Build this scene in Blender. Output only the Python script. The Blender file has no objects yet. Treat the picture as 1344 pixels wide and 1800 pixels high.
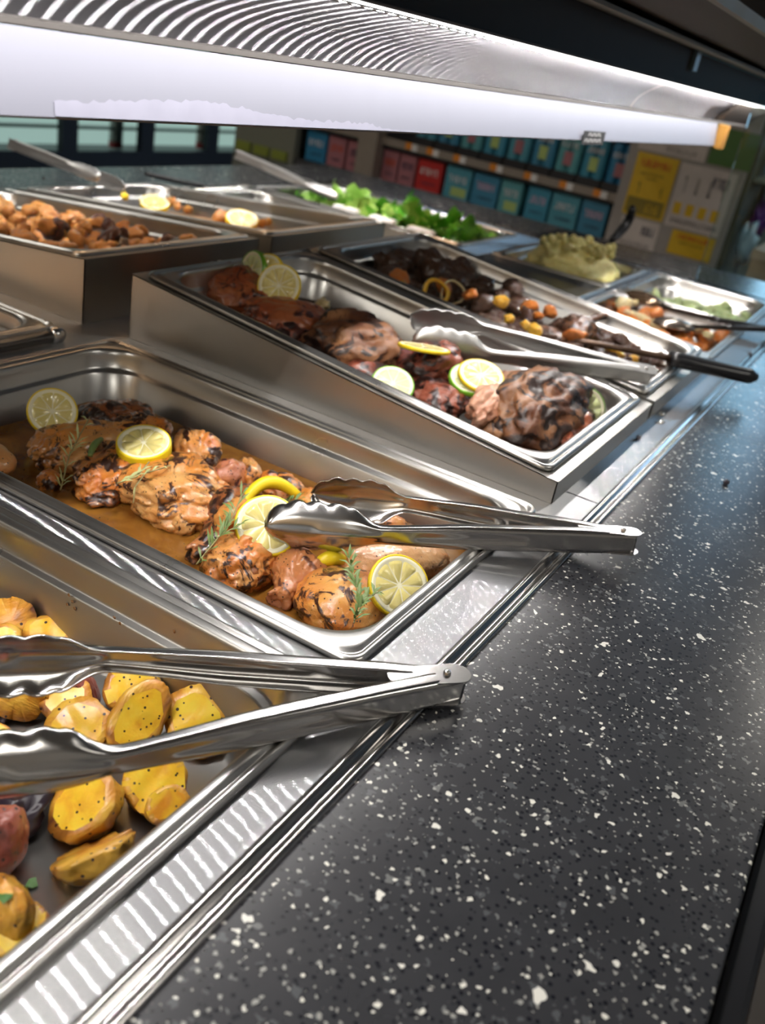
import bpy, bmesh, math, random
import numpy as np
from mathutils import Vector, Matrix, noise
random.seed(7)
scene = bpy.context.scene
col = scene.collection
PI = math.pi

# ------------------------------------------------------------------ camera
cam_data = bpy.data.cameras.new('camera')
cam = bpy.data.objects.new('camera', cam_data)
col.objects.link(cam)
cam.matrix_world = Matrix(((0.496775, 0.312147, -0.809802, -0.43635),
                           (-0.849701, 0.364907, -0.380594, -0.2022),
                           (0.176702, 0.877159, 0.446508, 0.35198), (0, 0, 0, 1))) 
cam_data.sensor_fit = 'VERTICAL'
cam_data.sensor_height = 24.0
cam_data.lens = 24.0 * 1624.9 / 1800
cam_data.clip_start = 0.01
cam_data.dof.use_dof = True
cam_data.dof.focus_distance = 0.66
cam_data.dof.aperture_fstop = 5.0
scene.camera = cam

# ------------------------------------------------------------------ world, exposure
world = bpy.data.worlds.new('world')
scene.world = world
world.use_nodes = True
world.node_tree.nodes['Background'].inputs['Color'].default_value = (0.75, 0.85, 1.0, 1)
world.node_tree.nodes['Background'].inputs['Strength'].default_value = 0.12
scene.view_settings.view_transform = 'Standard'
scene.view_settings.look = 'None'
scene.view_settings.exposure = 0.0
scene.view_settings.gamma = 1.0
scene.view_settings.use_curve_mapping = False
scene.cycles.caustics_reflective = False
scene.cycles.caustics_refractive = False
scene.cycles.sample_clamp_indirect = 3.0
scene.cycles.sample_clamp_direct = 0.0
scene.cycles.use_denoising = True
scene.cycles.max_bounces = 7
LED_POWER = 1100.0
CEIL_POWER = 14.0
ADDED_WARM_POWER = 14.0
WINDOW_POWER = 3.8


# ------------------------------------------------------------------ materials
class NT:
    def __init__(self, name):
        self.m = bpy.data.materials.new(name)
        self.m.use_nodes = True
        self.t = self.m.node_tree
        self.b = self.t.nodes['Principled BSDF']

    def n(self, kind, **kw):
        x = self.t.nodes.new(kind)
        for k, v in kw.items():
            if k.startswith('i_'):
                x.inputs[k[2:].replace('_', ' ')].default_value = v
            else:
                setattr(x, k, v)
        return x

    def l(self, a, b):
        self.t.links.new(a, b)

    def ramp(self, fac, stops, interp='LINEAR'):
        r = self.n('ShaderNodeValToRGB')
        r.color_ramp.interpolation = interp
        e = r.color_ramp.elements
        while len(e) < len(stops):
            e.new(0.5)
        for k, (p, c) in enumerate(stops):
            e[k].position = p
            e[k].color = (c[0], c[1], c[2], 1) if len(c) == 3 else c
        self.l(fac, r.inputs['Fac'])
        return r.outputs['Color']

    def noise(self, scale, detail=3, coord=None, rough=0.5, dist=0.0, stretch=None):
        x = self.n('ShaderNodeTexNoise')
        x.inputs['Scale'].default_value = scale
        x.inputs['Detail'].default_value = detail
        x.inputs['Roughness'].default_value = rough
        x.inputs['Distortion'].default_value = dist
        self.l(self.coords(stretch), x.inputs['Vector'])
        return x.outputs['Fac']

    def coords(self, stretch=None, per_object=True):
        tc = self.n('ShaderNodeTexCoord')
        out = tc.outputs['Object']
        if stretch:
            mp = self.n('ShaderNodeMapping')
            mp.inputs['Scale'].default_value = stretch
            self.l(out, mp.inputs['Vector'])
            out = mp.outputs['Vector']
        if per_object:
            oi = self.n('ShaderNodeObjectInfo')
            va = self.n('ShaderNodeVectorMath', operation='MULTIPLY_ADD')
            va.inputs[1].default_value = (1, 1, 1)
            mul = self.n('ShaderNodeMath', operation='MULTIPLY')
            mul.inputs[1].default_value = 37.0
            self.l(oi.outputs['Random'], mul.inputs[0])
            self.l(out, va.inputs[0])
            self.l(mul.outputs[0], va.inputs[2])
            out = va.outputs[0]
        return out

    def vor(self, scale, feature='F1', rnd=1.0, stretch=None):
        x = self.n('ShaderNodeTexVoronoi')
        x.feature = feature
        x.inputs['Scale'].default_value = scale
        x.inputs['Randomness'].default_value = rnd
        self.l(self.coords(stretch), x.inputs['Vector'])
        return x

    def mix(self, fac, a, b, mode='MIX'):
        x = self.n('ShaderNodeMix')
        x.data_type = 'RGBA'
        x.blend_type = mode
        if hasattr(fac, 'links'):
            self.l(fac, x.inputs[0])
        else:
            x.inputs[0].default_value = fac
        for s, v in ((6, a), (7, b)):
            if hasattr(v, 'links'):
                self.l(v, x.inputs[s])
            else:
                x.inputs[s].default_value = (v[0], v[1], v[2], 1)
        return x.outputs[2]

    def math(self, op, a, b=0.0, c=None):
        x = self.n('ShaderNodeMath', operation=op)
        for k, v in enumerate((a, b) if c is None else (a, b, c)):
            if hasattr(v, 'links'):
                self.l(v, x.inputs[k])
            else:
                x.inputs[k].default_value = v
        return x.outputs[0]

    def bump(self, h, strength=0.3, dist=0.001):
        x = self.n('ShaderNodeBump')
        x.inputs['Strength'].default_value = strength
        x.inputs['Distance'].default_value = dist
        self.l(h, x.inputs['Height'])
        self.l(x.outputs['Normal'], self.b.inputs['Normal'])

    def set(self, **kw):
        for k, v in kw.items():
            k = k.replace('_', ' ')
            if hasattr(v, 'links'):
                self.l(v, self.b.inputs[k])
            else:
                if isinstance(v, tuple) and len(v) == 3 and self.b.inputs[k].type == 'RGBA':
                    v = (*v, 1)
                self.b.inputs[k].default_value = v
        return self.m


def plain(name, c, rough=0.5, metal=0.0, **kw):
    x = NT(name)
    f = x.noise(60, 2)
    cc = x.mix(f, tuple(v * 0.9 for v in c), tuple(min(1, v * 1.08) for v in c))
    return x.set(Base_Color=cc, Roughness=rough, Metallic=metal, **kw)


def emit(name, c, s):
    x = NT(name)
    return x.set(Base_Color=c, Emission_Color=c, Emission_Strength=s)


def steel(name, c=(0.62, 0.61, 0.59), rough=0.24, aniso=0.0, tangent=None, scratch=0.25, grain=(900, 6, 6)):
    x = NT(name)
    f = x.noise(1.0, 2, stretch=grain)
    blot = x.noise(14, 3)
    cc = x.mix(blot, tuple(v * 0.88 for v in c), c)
    r = x.math('MULTIPLY_ADD', blot, rough * 0.5, rough * 0.78)
    x.set(Base_Color=cc, Metallic=1.0, Roughness=r, Anisotropic=aniso)
    if tangent:
        cx = x.n('ShaderNodeCombineXYZ')
        for k in range(3):
            cx.inputs[k].default_value = tangent[k]
        x.l(cx.outputs[0], x.b.inputs['Tangent'])
    if scratch:
        x.bump(f, scratch, 0.00006)
    return x.m


STEEL = steel('pan_steel', rough=0.29, scratch=0.07, grain=(8, 700, 8))
STEEL_BOX = steel('riser_steel', (0.60, 0.58, 0.54), 0.36, scratch=0.3, grain=(6, 6, 600))
STEEL_BRIGHT = steel('tong_steel', (0.66, 0.65, 0.64), 0.17, scratch=0.0)
STEEL_SOFT = steel('satin_tong_steel', (0.74, 0.73, 0.72), 0.42, scratch=0.0)
STEEL_TRIM = steel('trim_steel', (0.66, 0.64, 0.62), 0.16, scratch=0.0)


def grained(name, c, across, r_grain, r_wide, mixw):
    """sheet steel brushed along X: sharp along the grain, wide across it"""
    x = NT(name)
    t = x.t
    blot = x.noise(12, 3)
    cc = x.mix(blot, tuple(v * 0.92 for v in c), c)
    cx = x.n('ShaderNodeCombineXYZ')
    for k in range(3):
        cx.inputs[k].default_value = across[k]
    fine = x.noise(1.0, 2, stretch=(6, 1800, 1800))
    a = x.n('ShaderNodeBsdfAnisotropic')
    x.l(cc, a.inputs['Color'])
    x.l(x.math('MULTIPLY_ADD', fine, r_grain * .5, r_grain * .75), a.inputs['Roughness'])
    a.inputs['Anisotropy'].default_value = 1.0
    x.l(cx.outputs[0], a.inputs['Tangent'])
    b = x.n('ShaderNodeBsdfAnisotropic')
    x.l(cc, b.inputs['Color'])
    b.inputs['Roughness'].default_value = r_wide
    m = x.n('ShaderNodeMixShader')
    m.inputs[0].default_value = mixw
    x.l(b.outputs[0], m.inputs[1])
    x.l(a.outputs[0], m.inputs[2])
    t.links.new(m.outputs[0], t.nodes['Material Output'].inputs['Surface'])
    return x.m


DECK = grained('brushed_deck_steel', (0.80, 0.80, 0.82), (1, 0, 0), 0.18, 0.45, 0.82)
REFLECTOR = grained('brushed_reflector_steel', (0.25, 0.245, 0.26), (1, 0, 0), 0.30, 0.6, 0.66)
BLACK = plain('black_plastic', (0.012, 0.012, 0.014), 0.3)
TRIM_DULL = steel('dull_trim_steel', (0.30, 0.27, 0.23), 0.6, scratch=0.0)
DARKMETAL = plain('dark_enamel', (0.030, 0.022, 0.017), 0.6, Specular_IOR_Level=0.25)
SEAM = plain('seam_black', (0.01, 0.01, 0.01), 0.7)
SHADOWGAP = plain('dark_gap_trim', (0.05, 0.045, 0.042), 0.5)


def granite():
    x = NT('speckled_granite')
    base = x.mix(x.noise(30, 4), (0.026, 0.027, 0.031), (0.048, 0.049, 0.055))
    # dark dots
    v = x.vor(230)
    base = x.mix(x.ramp(v.outputs['Distance'], [(0.22, (1, 1, 1)), (0.3, (0, 0, 0))]), base, (0.008, 0.009, 0.014))
    for sc, thr, colr, sz, warp in ((170, 0.62, (0.085, 0.09, 0.097), 0.30, 0.8), (120, 0.78, (0.16, 0.165, 0.165), 0.24, 0.9),
                              (290, 0.70, (0.34, 0.34, 0.32), 0.28, 0.5), (165, 0.81, (0.72, 0.71, 0.66), 0.26, 0.7), (230, 0.81, (0.8, 0.79, 0.72), 0.27, 0.5), (105, 0.90, (0.82, 0.81, 0.75), 0.25, 0.7)):
        vv = x.n('ShaderNodeTexVoronoi')
        vv.inputs['Scale'].default_value = sc
        vv.distance = 'MINKOWSKI' if sc == 165 else 'EUCLIDEAN'
        nz = x.n('ShaderNodeTexNoise')
        nz.inputs['Scale'].default_value = sc * 1.6
        nz.inputs['Detail'].default_value = 1
        co = x.coords(None, False)
        x.l(co, nz.inputs['Vector'])
        w = x.n('ShaderNodeVectorMath', operation='MULTIPLY_ADD')
        w.inputs[1].default_value = (warp / sc * 1.6,) * 3
        x.l(nz.outputs['Color'], w.inputs[0])
        x.l(co, w.inputs[2])
        off = x.n('ShaderNodeVectorMath', operation='ADD')
        off.inputs[1].default_value = (sc * 0.37, sc * 0.11, 0)
        x.l(w.outputs[0], off.inputs[0])
        x.l(off.outputs[0], vv.inputs['Vector'])
        sep = x.n('ShaderNodeSeparateColor')
        x.l(vv.outputs['Color'], sep.inputs[0])
        size = x.math('MULTIPLY_ADD', sep.outputs[1], sz * 0.9, sz * 0.45)
        inside = x.math('LESS_THAN', vv.outputs['Distance'], size)
        pick = x.math('GREATER_THAN', sep.outputs[0], thr)
        m = x.math('MULTIPLY', inside, pick)
        base = x.mix(m, base, colr)
    return x.set(Base_Color=base, Roughness=x.math('MULTIPLY_ADD', x.noise(9, 3), 0.12, 0.2), Specular_IOR_Level=0.5)


GRANITE = granite()


def roasted(name, light, mid, dark, char_at=0.56, scale=34, rough=0.28, coat=0.5, bump=0.7, pepper=True):
    x = NT(name)
    n1 = x.noise(scale * 0.8, 4, dist=0.6)
    c = x.ramp(n1, [(0.36, light), (0.62, mid)])
    n2 = x.noise(scale, 5, rough=0.62, dist=1.6)
    geo = x.n('ShaderNodeNewGeometry')
    f = x.ramp(n2, [(char_at, (0, 0, 0)), (char_at + 0.045, (1, 1, 1))])
    c = x.mix(f, c, dark)
    n3 = x.noise(scale * 1.3, 3, dist=0.4)
    c = x.mix(x.ramp(n3, [(0.58, (0, 0, 0)), (0.7, (0.75, 0.75, 0.75))]), c, mid)
    if pepper:
        v = x.vor(420)
        sep = x.n('ShaderNodeSeparateColor')
        x.l(v.outputs['Color'], sep.inputs[0])
        m = x.math('MULTIPLY', x.math('LESS_THAN', v.outputs['Distance'], 0.28), x.math('GREATER_THAN', sep.outputs[0], 0.86))
        c = x.mix(m, c, (0.03, 0.016, 0.01))
    h = x.math('ADD', x.noise(120, 5, rough=0.6), x.math('MULTIPLY', n2, 1.5))
    x.bump(h, bump, 0.0018)
    return x.set(Base_Color=c, Roughness=rough, Coat_Weight=coat, Coat_Roughness=0.12,
                 Subsurface_Weight=0.12, Subsurface_Radius=(0.01, 0.004, 0.002), Subsurface_Scale=0.4)


CHICKEN = roasted('grilled_chicken', (0.66, 0.32, 0.10), (0.56, 0.17, 0.025), (0.040, 0.015, 0.009), 0.50)
CHICKEN_PALE = roasted('pale_chicken', (0.72, 0.40, 0.15), (0.62, 0.24, 0.05), (0.06, 0.022, 0.012), 0.53, 32)
CHICKEN_SMOOTH = roasted('smooth_pale_chicken', (0.78, 0.47, 0.24), (0.72, 0.33, 0.11), (0.20, 0.07, 0.03), 0.68, 26)
CHICKEN_GOLD = roasted('golden_chicken', (0.72, 0.36, 0.10), (0.58, 0.17, 0.02), (0.06, 0.022, 0.012), 0.56, 30)
CHICKEN_DARK = roasted('charred_chicken', (0.46, 0.18, 0.06), (0.26, 0.08, 0.025), (0.025, 0.011, 0.008), 0.47)
CHICKEN_RED = roasted('meaty_chicken', (0.46, 0.18, 0.11), (0.52, 0.2, 0.07), (0.07, 0.02, 0.018), 0.56)
ROAST = roasted('slow_roast_meat', (0.38, 0.18, 0.08), (0.12, 0.04, 0.016), (0.022, 0.009, 0.006), 0.48, 24, rough=0.45, coat=0.12, bump=0.8, pepper=False)
ROAST_RED = roasted('reddish_roast_meat', (0.34, 0.10, 0.06), (0.16, 0.035, 0.018), (0.022, 0.007, 0.006), 0.47, 24, rough=0.36, coat=0.35, bump=1.0, pepper=False)
ROAST_ORANGE = roasted('glazed_roast_skin', (0.42, 0.13, 0.045), (0.28, 0.06, 0.02), (0.05, 0.012, 0.008), 0.56, 28, rough=0.34, coat=0.35, bump=0.9, pepper=False)
PORK = roasted('pulled_pale_meat', (0.66, 0.38, 0.26), (0.50, 0.22, 0.13), (0.16, 0.04, 0.025), 0.6, 40, pepper=False)
BEEF = roasted('braised_beef', (0.17, 0.080, 0.040), (0.085, 0.035, 0.016), (0.018, 0.009, 0.006), 0.50, 50, pepper=False)
SHRED = roasted('orange_roast_bits', (0.84, 0.46, 0.13), (0.72, 0.27, 0.05), (0.20, 0.06, 0.02), 0.62, 60)
CARROT = roasted('glazed_carrot', (0.80, 0.28, 0.04), (0.66, 0.17, 0.02), (0.30, 0.08, 0.02), 0.66, 60, pepper=False)
PEPPER_Y = roasted('yellow_pepper', (0.86, 0.52, 0.03), (0.82, 0.40, 0.02), (0.45, 0.18, 0.02), 0.68, 60, pepper=False)
PALEVEG = roasted('pale_vegetable', (0.80, 0.70, 0.42), (0.72, 0.55, 0.25), (0.4, 0.25, 0.08), 0.68, 60, pepper=False)
GREENVEG = roasted('pale_green_vegetable', (0.60, 0.68, 0.36), (0.40, 0.54, 0.22), (0.12, 0.22, 0.06), 0.62, 50, pepper=False)
MASH = roasted('pale_yellow_mash', (0.92, 0.84, 0.38), (0.86, 0.75, 0.27), (0.7, 0.58, 0.2), 0.74, 60, rough=0.5, coat=0.1, pepper=False)


def potato_mats():
    x = NT('potato_flesh')
    n = x.noise(55, 4, dist=0.5)
    c = x.ramp(n, [(0.35, (0.88, 0.62, 0.05)), (0.55, (0.86, 0.52, 0.03)), (0.72, (0.70, 0.28, 0.02))])
    for sc, th, d in ((330, 0.80, 0.26), (190, 0.90, 0.20)):
        v = x.vor(sc)
        sep = x.n('ShaderNodeSeparateColor')
        x.l(v.outputs['Color'], sep.inputs[0])
        m = x.math('MULTIPLY', x.math('LESS_THAN', v.outputs['Distance'], d), x.math('GREATER_THAN', sep.outputs[0], th))
        c = x.mix(m, c, (0.05, 0.025, 0.01))
    x.bump(x.noise(180, 5), 0.5, 0.0012)
    fl = x.set(Base_Color=c, Roughness=0.34, Coat_Weight=0.35, Coat_Roughness=0.15,
               Subsurface_Weight=0.15, Subsurface_Radius=(0.01, 0.005, 0.001), Subsurface_Scale=0.3)
    out = [fl]
    for nm, a, b, d in (('potato_skin', (0.76, 0.44, 0.06), (0.60, 0.25, 0.03), (0.16, 0.05, 0.02)),
                        ('red_potato_skin', (0.40, 0.13, 0.08), (0.30, 0.07, 0.05), (0.10, 0.03, 0.02))):
        x = NT(nm)
        c = x.ramp(x.noise(40, 4, dist=0.8), [(0.38, a), (0.56, b), (0.72, d)])
        v = x.vor(260)
        sep = x.n('ShaderNodeSeparateColor')
        x.l(v.outputs['Color'], sep.inputs[0])
        m = x.math('MULTIPLY', x.math('LESS_THAN', v.outputs['Distance'], 0.27), x.math('GREATER_THAN', sep.outputs[0], 0.8))
        c = x.mix(m, c, (0.04, 0.015, 0.01))
        x.bump(x.noise(150, 5, stretch=(1, 2.5, 1)), 0.7, 0.0014)
        out.append(x.set(Base_Color=c, Roughness=0.36, Coat_Weight=0.3, Coat_Roughness=0.2))
    return out


POTATO, SKIN, SKIN_RED = potato_mats()


def citrus(name, c, c2):
    x = NT(name)
    n = x.noise(160, 3, stretch=(1, 3, 1))
    x.bump(n, 0.5, 0.0008)
    return x.set(Base_Color=x.mix(n, c, c2), Roughness=0.22, Coat_Weight=0.5, Subsurface_Weight=0.3,
                 Subsurface_Radius=(0.006, 0.006, 0.002), Subsurface_Scale=0.5)


LEMON_RIND = plain('lemon_rind', (0.90, 0.66, 0.02), 0.32)
LIME_RIND = plain('lime_rind', (0.16, 0.42, 0.02), 0.32)
PITH = plain('citrus_pith', (0.90, 0.86, 0.62), 0.45)
LEMON_FLESH = citrus('lemon_flesh', (0.74, 0.62, 0.20), (0.80, 0.72, 0.32))
LIME_FLESH = citrus('lime_flesh', (0.66, 0.74, 0.34), (0.78, 0.82, 0.46))
ROSEMARY = plain('rosemary_leaf', (0.16, 0.24, 0.07), 0.45)
ROSEMARY_PALE = plain('pale_rosemary_leaf', (0.50, 0.54, 0.25), 0.45)
STEM = plain('herb_stem', (0.34, 0.28, 0.12), 0.5)
LETTUCE = plain('lettuce_leaf', (0.16, 0.46, 0.05), 0.35, Subsurface_Weight=0.2)
LETTUCE_LIGHT = plain('light_lettuce_leaf', (0.40, 0.66, 0.14), 0.35)
CHARLEAF = plain('dark_purple_leaf', (0.02, 0.012, 0.02), 0.35)
WHITE = plain('white_plastic', (0.86, 0.86, 0.86), 0.35)


def broth(name, a, b):
    x = NT(name)
    n = x.noise(26, 5, dist=0.8)
    c = x.ramp(n, [(0.35, a), (0.62, b), (0.78, tuple(v * 0.5 for v in b))])
    x.bump(x.noise(90, 4, dist=0.8), 0.5, 0.0016)
    v = x.vor(300)
    sp = x.n('ShaderNodeSeparateColor')
    x.l(v.outputs['Color'], sp.inputs[0])
    mm = x.math('MULTIPLY', x.math('LESS_THAN', v.outputs['Distance'], 0.24), x.math('GREATER_THAN', sp.outputs[0], 0.93))
    c = x.mix(mm, c, (0.06, 0.05, 0.015))
    return x.set(Base_Color=c, Roughness=0.09, Coat_Weight=0.6, Coat_Roughness=0.03)


BROTH = broth('golden_broth', (0.30, 0.135, 0.022), (0.17, 0.06, 0.010))
BROTH_DARK = broth('dark_gravy', (0.07, 0.03, 0.015), (0.03, 0.013, 0.008))


# ------------------------------------------------------------------ building helpers
def link(name, me, mats, parent=None, smooth=True, loc=None, mtx=None):
    o = bpy.data.objects.new(name, me)
    for m in (mats if isinstance(mats, (list, tuple)) else [mats]):
        if me.materials.find(m.name) < 0:
            me.materials.append(m)
    if smooth:
        me.polygons.foreach_set('use_smooth', [True] * len(me.polygons))
    if parent:
        o.parent = parent
    if mtx is not None:
        o.matrix_local = mtx
    if loc is not None:
        o.location = loc
    col.objects.link(o)
    return o


def mk(name, verts, faces, mat, parent=None, smooth=True, loc=None, mtx=None):
    me = bpy.data.meshes.new(name)
    me.from_pydata([tuple(v) for v in verts], [], [tuple(f) for f in faces])
    me.update()
    return link(name, me, mat, parent, smooth, loc, mtx)


def tag(o, label, cat, group=None, kind=None):
    o['label'] = label
    o['category'] = cat
    if group:
        o['group'] = group
    if kind:
        o['kind'] = kind
    return o


def empty(name, label, cat, loc=(0, 0, 0), mtx=None, group=None):
    o = bpy.data.objects.new(name, None)
    o.empty_display_size = 0.02
    if mtx is not None:
        o.matrix_world = mtx
    else:
        o.location = loc
    col.objects.link(o)
    return tag(o, label, cat, group)


def copy_of(o, name=None, parent=None):
    c = o.copy()
    if name:
        c.name = name
    col.objects.link(c)
    if parent:
        c.parent = parent
    for ch in o.children:
        copy_of(ch, None, c)
    return c


def boxes(lst):
    """one vertex/face list from boxes (x0,x1,y0,y1,z0,z1)"""
    V, Fc = [], []
    for x0, x1, y0, y1, z0, z1 in lst:
        b = len(V)
        V += [(x0, y0, z0), (x1, y0, z0), (x1, y1, z0), (x0, y1, z0), (x0, y0, z1), (x1, y0, z1), (x1, y1, z1), (x0, y1, z1)]
        Fc += [tuple(b + k for k in f) for f in ((0, 3, 2, 1), (4, 5, 6, 7), (0, 1, 5, 4), (1, 2, 6, 5), (2, 3, 7, 6), (3, 0, 4, 7))]
    return V, Fc


def box(name, b, mat, parent=None, bevel=0.0, **kw):
    V, Fc = boxes([b])
    o = mk(name, V, Fc, mat, parent, smooth=False, **kw)
    if bevel:
        md = o.modifiers.new('bevel', 'BEVEL')
        md.width = bevel
        md.segments = 2
    return o


def rrect(hx, hy, r, z, seg=8):
    pts = []
    r = max(r, 0.0005)
    for cx, cy, a0 in ((hx - r, hy - r, 0), (-hx + r, hy - r, PI / 2), (-hx + r, -hy + r, PI), (hx - r, -hy + r, 1.5 * PI)):
        for k in range(seg + 1):
            a = a0 + PI / 2 * k / seg
            pts.append((cx + r * math.cos(a), cy + r * math.sin(a), z))
    return pts


def loft(rings, cap_end=False, cap_start=False, closed=True):
    V, Fc = [], []
    n = len(rings[0])
    for r in rings:
        V += r
    for k in range(len(rings) - 1):
        for i in range(n if closed else n - 1):
            j = (i + 1) % n
            Fc.append((k * n + i, k * n + j, (k + 1) * n + j, (k + 1) * n + i))
    if cap_end:
        b = (len(rings) - 1) * n
        Fc.append(tuple(b + i for i in range(n)))
    if cap_start:
        Fc.append(tuple(reversed(range(n))))
    return V, Fc


def extrude_x(profile, x0, x1, closed=False):
    """profile of (y,z) run along X"""
    V = [(x0, y, z) for y, z in profile] + [(x1, y, z) for y, z in profile]
    n = len(profile)
    Fc = [(i, (i + 1) % n, n + (i + 1) % n, n + i) for i in range(n if closed else n - 1)]
    if closed:
        Fc += [tuple(reversed(range(n))), tuple(range(n, 2 * n))]
    return V, Fc


def tube(pts, rad, seg=8):
    pts = [Vector(p) for p in pts]
    rings = []
    up = Vector((0.13, 0.29, 1)).normalized()
    for k, p in enumerate(pts):
        d = (pts[min(k + 1, len(pts) - 1)] - pts[max(k - 1, 0)]).normalized()
        s = d.cross(up).normalized()
        u = s.cross(d)
        r = rad[k] if isinstance(rad, (list, tuple)) else rad
        rings.append([tuple(p + (s * math.cos(2 * PI * i / seg) + u * math.sin(2 * PI * i / seg)) * r) for i in range(seg)])
    return loft(rings, True, True)


_ico = {}


def ico(sub):
    if sub not in _ico:
        bm = bmesh.new()
        bmesh.ops.create_icosphere(bm, subdivisions=sub, radius=1.0)
        v = np.array([x.co[:] for x in bm.verts])
        f = [tuple(x.index for x in t.verts) for t in bm.faces]
        bm.free()
        _ico[sub] = (v, f)
    return _ico[sub]


def lump(L, W, H, style='thigh', seed=0, amp=0.10, sub=4, crease=0.12, cut=None):
    """organic star-shaped piece, long axis x, half sizes from L,W,H; cut=(normal, offset)"""
    rnd = random.Random(seed)
    D, Fc = ico(sub)
    if style == 'thigh':
        bl = [(-.28, .05, 0, .62, .95, .9), (.30, -.10, .05, .58, .75, .8), (.05, .25, -.1, .7, .6, .7), (.62, .1, -.1, .3, .5, .55)]
    elif style == 'drum':
        bl = [(-.40, 0, 0, .50, .95, .9), (.0, 0, 0, .5, .62, .65), (.45, 0, -.05, .45, .36, .4), (.82, .0, -.05, .16, .42, .45)]
    elif style == 'breast':
        bl = [(-.15, 0, 0, .75, .95, .85), (.45, -.05, -.1, .5, .6, .6)]
    elif style == 'roast':
        bl = [(-.3, .1, 0, .6, .8, .8), (.35, -.1, .08, .55, .8, .85), (0, .3, .1, .55, .6, .8), (.1, -.4, -.1, .6, .5, .7), (-.5, -.3, 0, .3, .4, .5)]
    elif style == 'chunk':
        bl = [(-.2, .1, 0, .7, .8, .8), (.4, -.2, .1, .5, .6, .8), (.1, .4, -.2, .5, .5, .6)]
    else:
        bl = [(0, 0, 0, .98, .98, .98)]
    bl = [(a + rnd.uniform(-.06, .06), b + rnd.uniform(-.08, .08), c + rnd.uniform(-.06, .06), d, e, g) for a, b, c, d, e, g in bl] if style != 'potato' else bl
    lo, hi = np.zeros(len(D)), np.full(len(D), 2.2)

    def field(r):
        s = np.zeros(len(D))
        for a, b, c, d, e, g in bl:
            q = ((D[:, 0] * r - a) / d) ** 2 + ((D[:, 1] * r - b) / e) ** 2 + ((D[:, 2] * r - c) / g) ** 2
            s += np.exp(-2.2 * (q - 1))
        return s
    for _ in range(22):
        mid = (lo + hi) / 2
        ins = field(mid) > 1
        lo = np.where(ins, mid, lo)
        hi = np.where(ins, hi, mid)
    r = lo
    off = Vector((seed * 3.17, seed * 1.3, seed * 0.7))
    R = []
    for d, rr in zip(D, r):
        p = Vector(d) * rr
        n = noise.fractal(p * 1.7 + off, 0.9, 2.1, 4)
        c = abs(noise.noise(p * 2.3 + off * 2))
        R.append(rr * (1 + amp * n - crease * max(0, 1 - c * 7)))
    P3 = D * np.array(R)[:, None]
    flags = None
    if cut:
        nv = np.array(cut[0], float)
        nv /= np.linalg.norm(nv)
        dd = P3 @ nv - cut[1]
        flags = dd > 0
        # slide along the ray back onto the cut plane, faintly uneven
        t = np.where(flags, cut[1] / np.maximum(D @ nv, 1e-6) / np.maximum(np.linalg.norm(P3, axis=1), 1e-6), 1.0)
        P3 = P3 * np.where(flags, t, 1.0)[:, None]
        P3 += np.outer(np.where(flags, 0.012 * np.sin(P3[:, 0] * 9 + seed) - 0.02 * np.abs(P3[:, 1]), 0), nv)
    P3 = P3 * np.array([L / 2, W / 2, H / 2])
    return P3, Fc, flags


def place_mtx(A, B, roll=0.0, lift=0.0):
    A, B = Vector(A), Vector(B)
    x = (B - A).normalized()
    y = Vector((0, 0, 1)).cross(x).normalized()
    z = x.cross(y)
    m = Matrix((x, y, z)).transposed().to_4x4()
    m = Matrix.Translation((A + B) / 2 + Vector((0, 0, lift))) @ m @ Matrix.Rotation(roll, 4, 'X')
    return m, (B - A).length


def food(name, label, cat, A, B, W, H, mat, style='thigh', seed=1, lift=0.0, roll=0.0, group=None, sub=5, amp=0.16, crease=0.13, stretch=1.06):
    W, H = W * 1.14, H * 1.12
    m, L = place_mtx(A, B, roll, lift)
    V, Fc, _ = lump(L * stretch, W, H, style, seed, amp, sub, crease)
    o = mk(name, V, Fc, mat)
    o.matrix_world = m
    return tag(o, label, cat, group)


def potato(label, A, B, W, H, normal, off=0.15, seed=1, skin=None, lift=0.0, spin=0.0):
    """half potato; the cut face looks along world vector normal"""
    A, B = Vector(A), Vector(B)
    nz = Vector(normal).normalized()
    x = (B - A)
    L = x.length
    x = (x - nz * x.dot(nz)).normalized()
    y = nz.cross(x)
    m = Matrix((x, y, nz)).transposed().to_4x4()
    m = Matrix.Translation((A + B) / 2 + Vector((0, 0, lift))) @ m
    W, H = W * 1.08, H * 1.3
    V, Fc, fl = lump(L, W, H, 'potato', seed, 0.10, 5, 0.0, ((0, 0, 1), off) if off is not None else None)
    if fl is None:
        o = mk('roast_potato', V, Fc, skin or SKIN)
    else:
        side = [f for f in Fc if not all(fl[i] for i in f)]
        face = [f for f in Fc if all(fl[i] for i in f)]
        used = sorted({i for f in side for i in f})
        mp = {v: k for k, v in enumerate(used)}
        o = mk('roast_potato', [V[i] for i in used], [tuple(mp[i] for i in f) for f in side], skin or SKIN)
        used = sorted({i for f in face for i in f})
        mp = {v: k for k, v in enumerate(used)}
        cf = mk('cut_face', [V[i] for i in used], [tuple(mp[i] for i in f) for f in face], POTATO, o)
        cf['label'] = 'yellow cut face specked with pepper'
    o.matrix_world = m
    return tag(o, label, 'potato')


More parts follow.
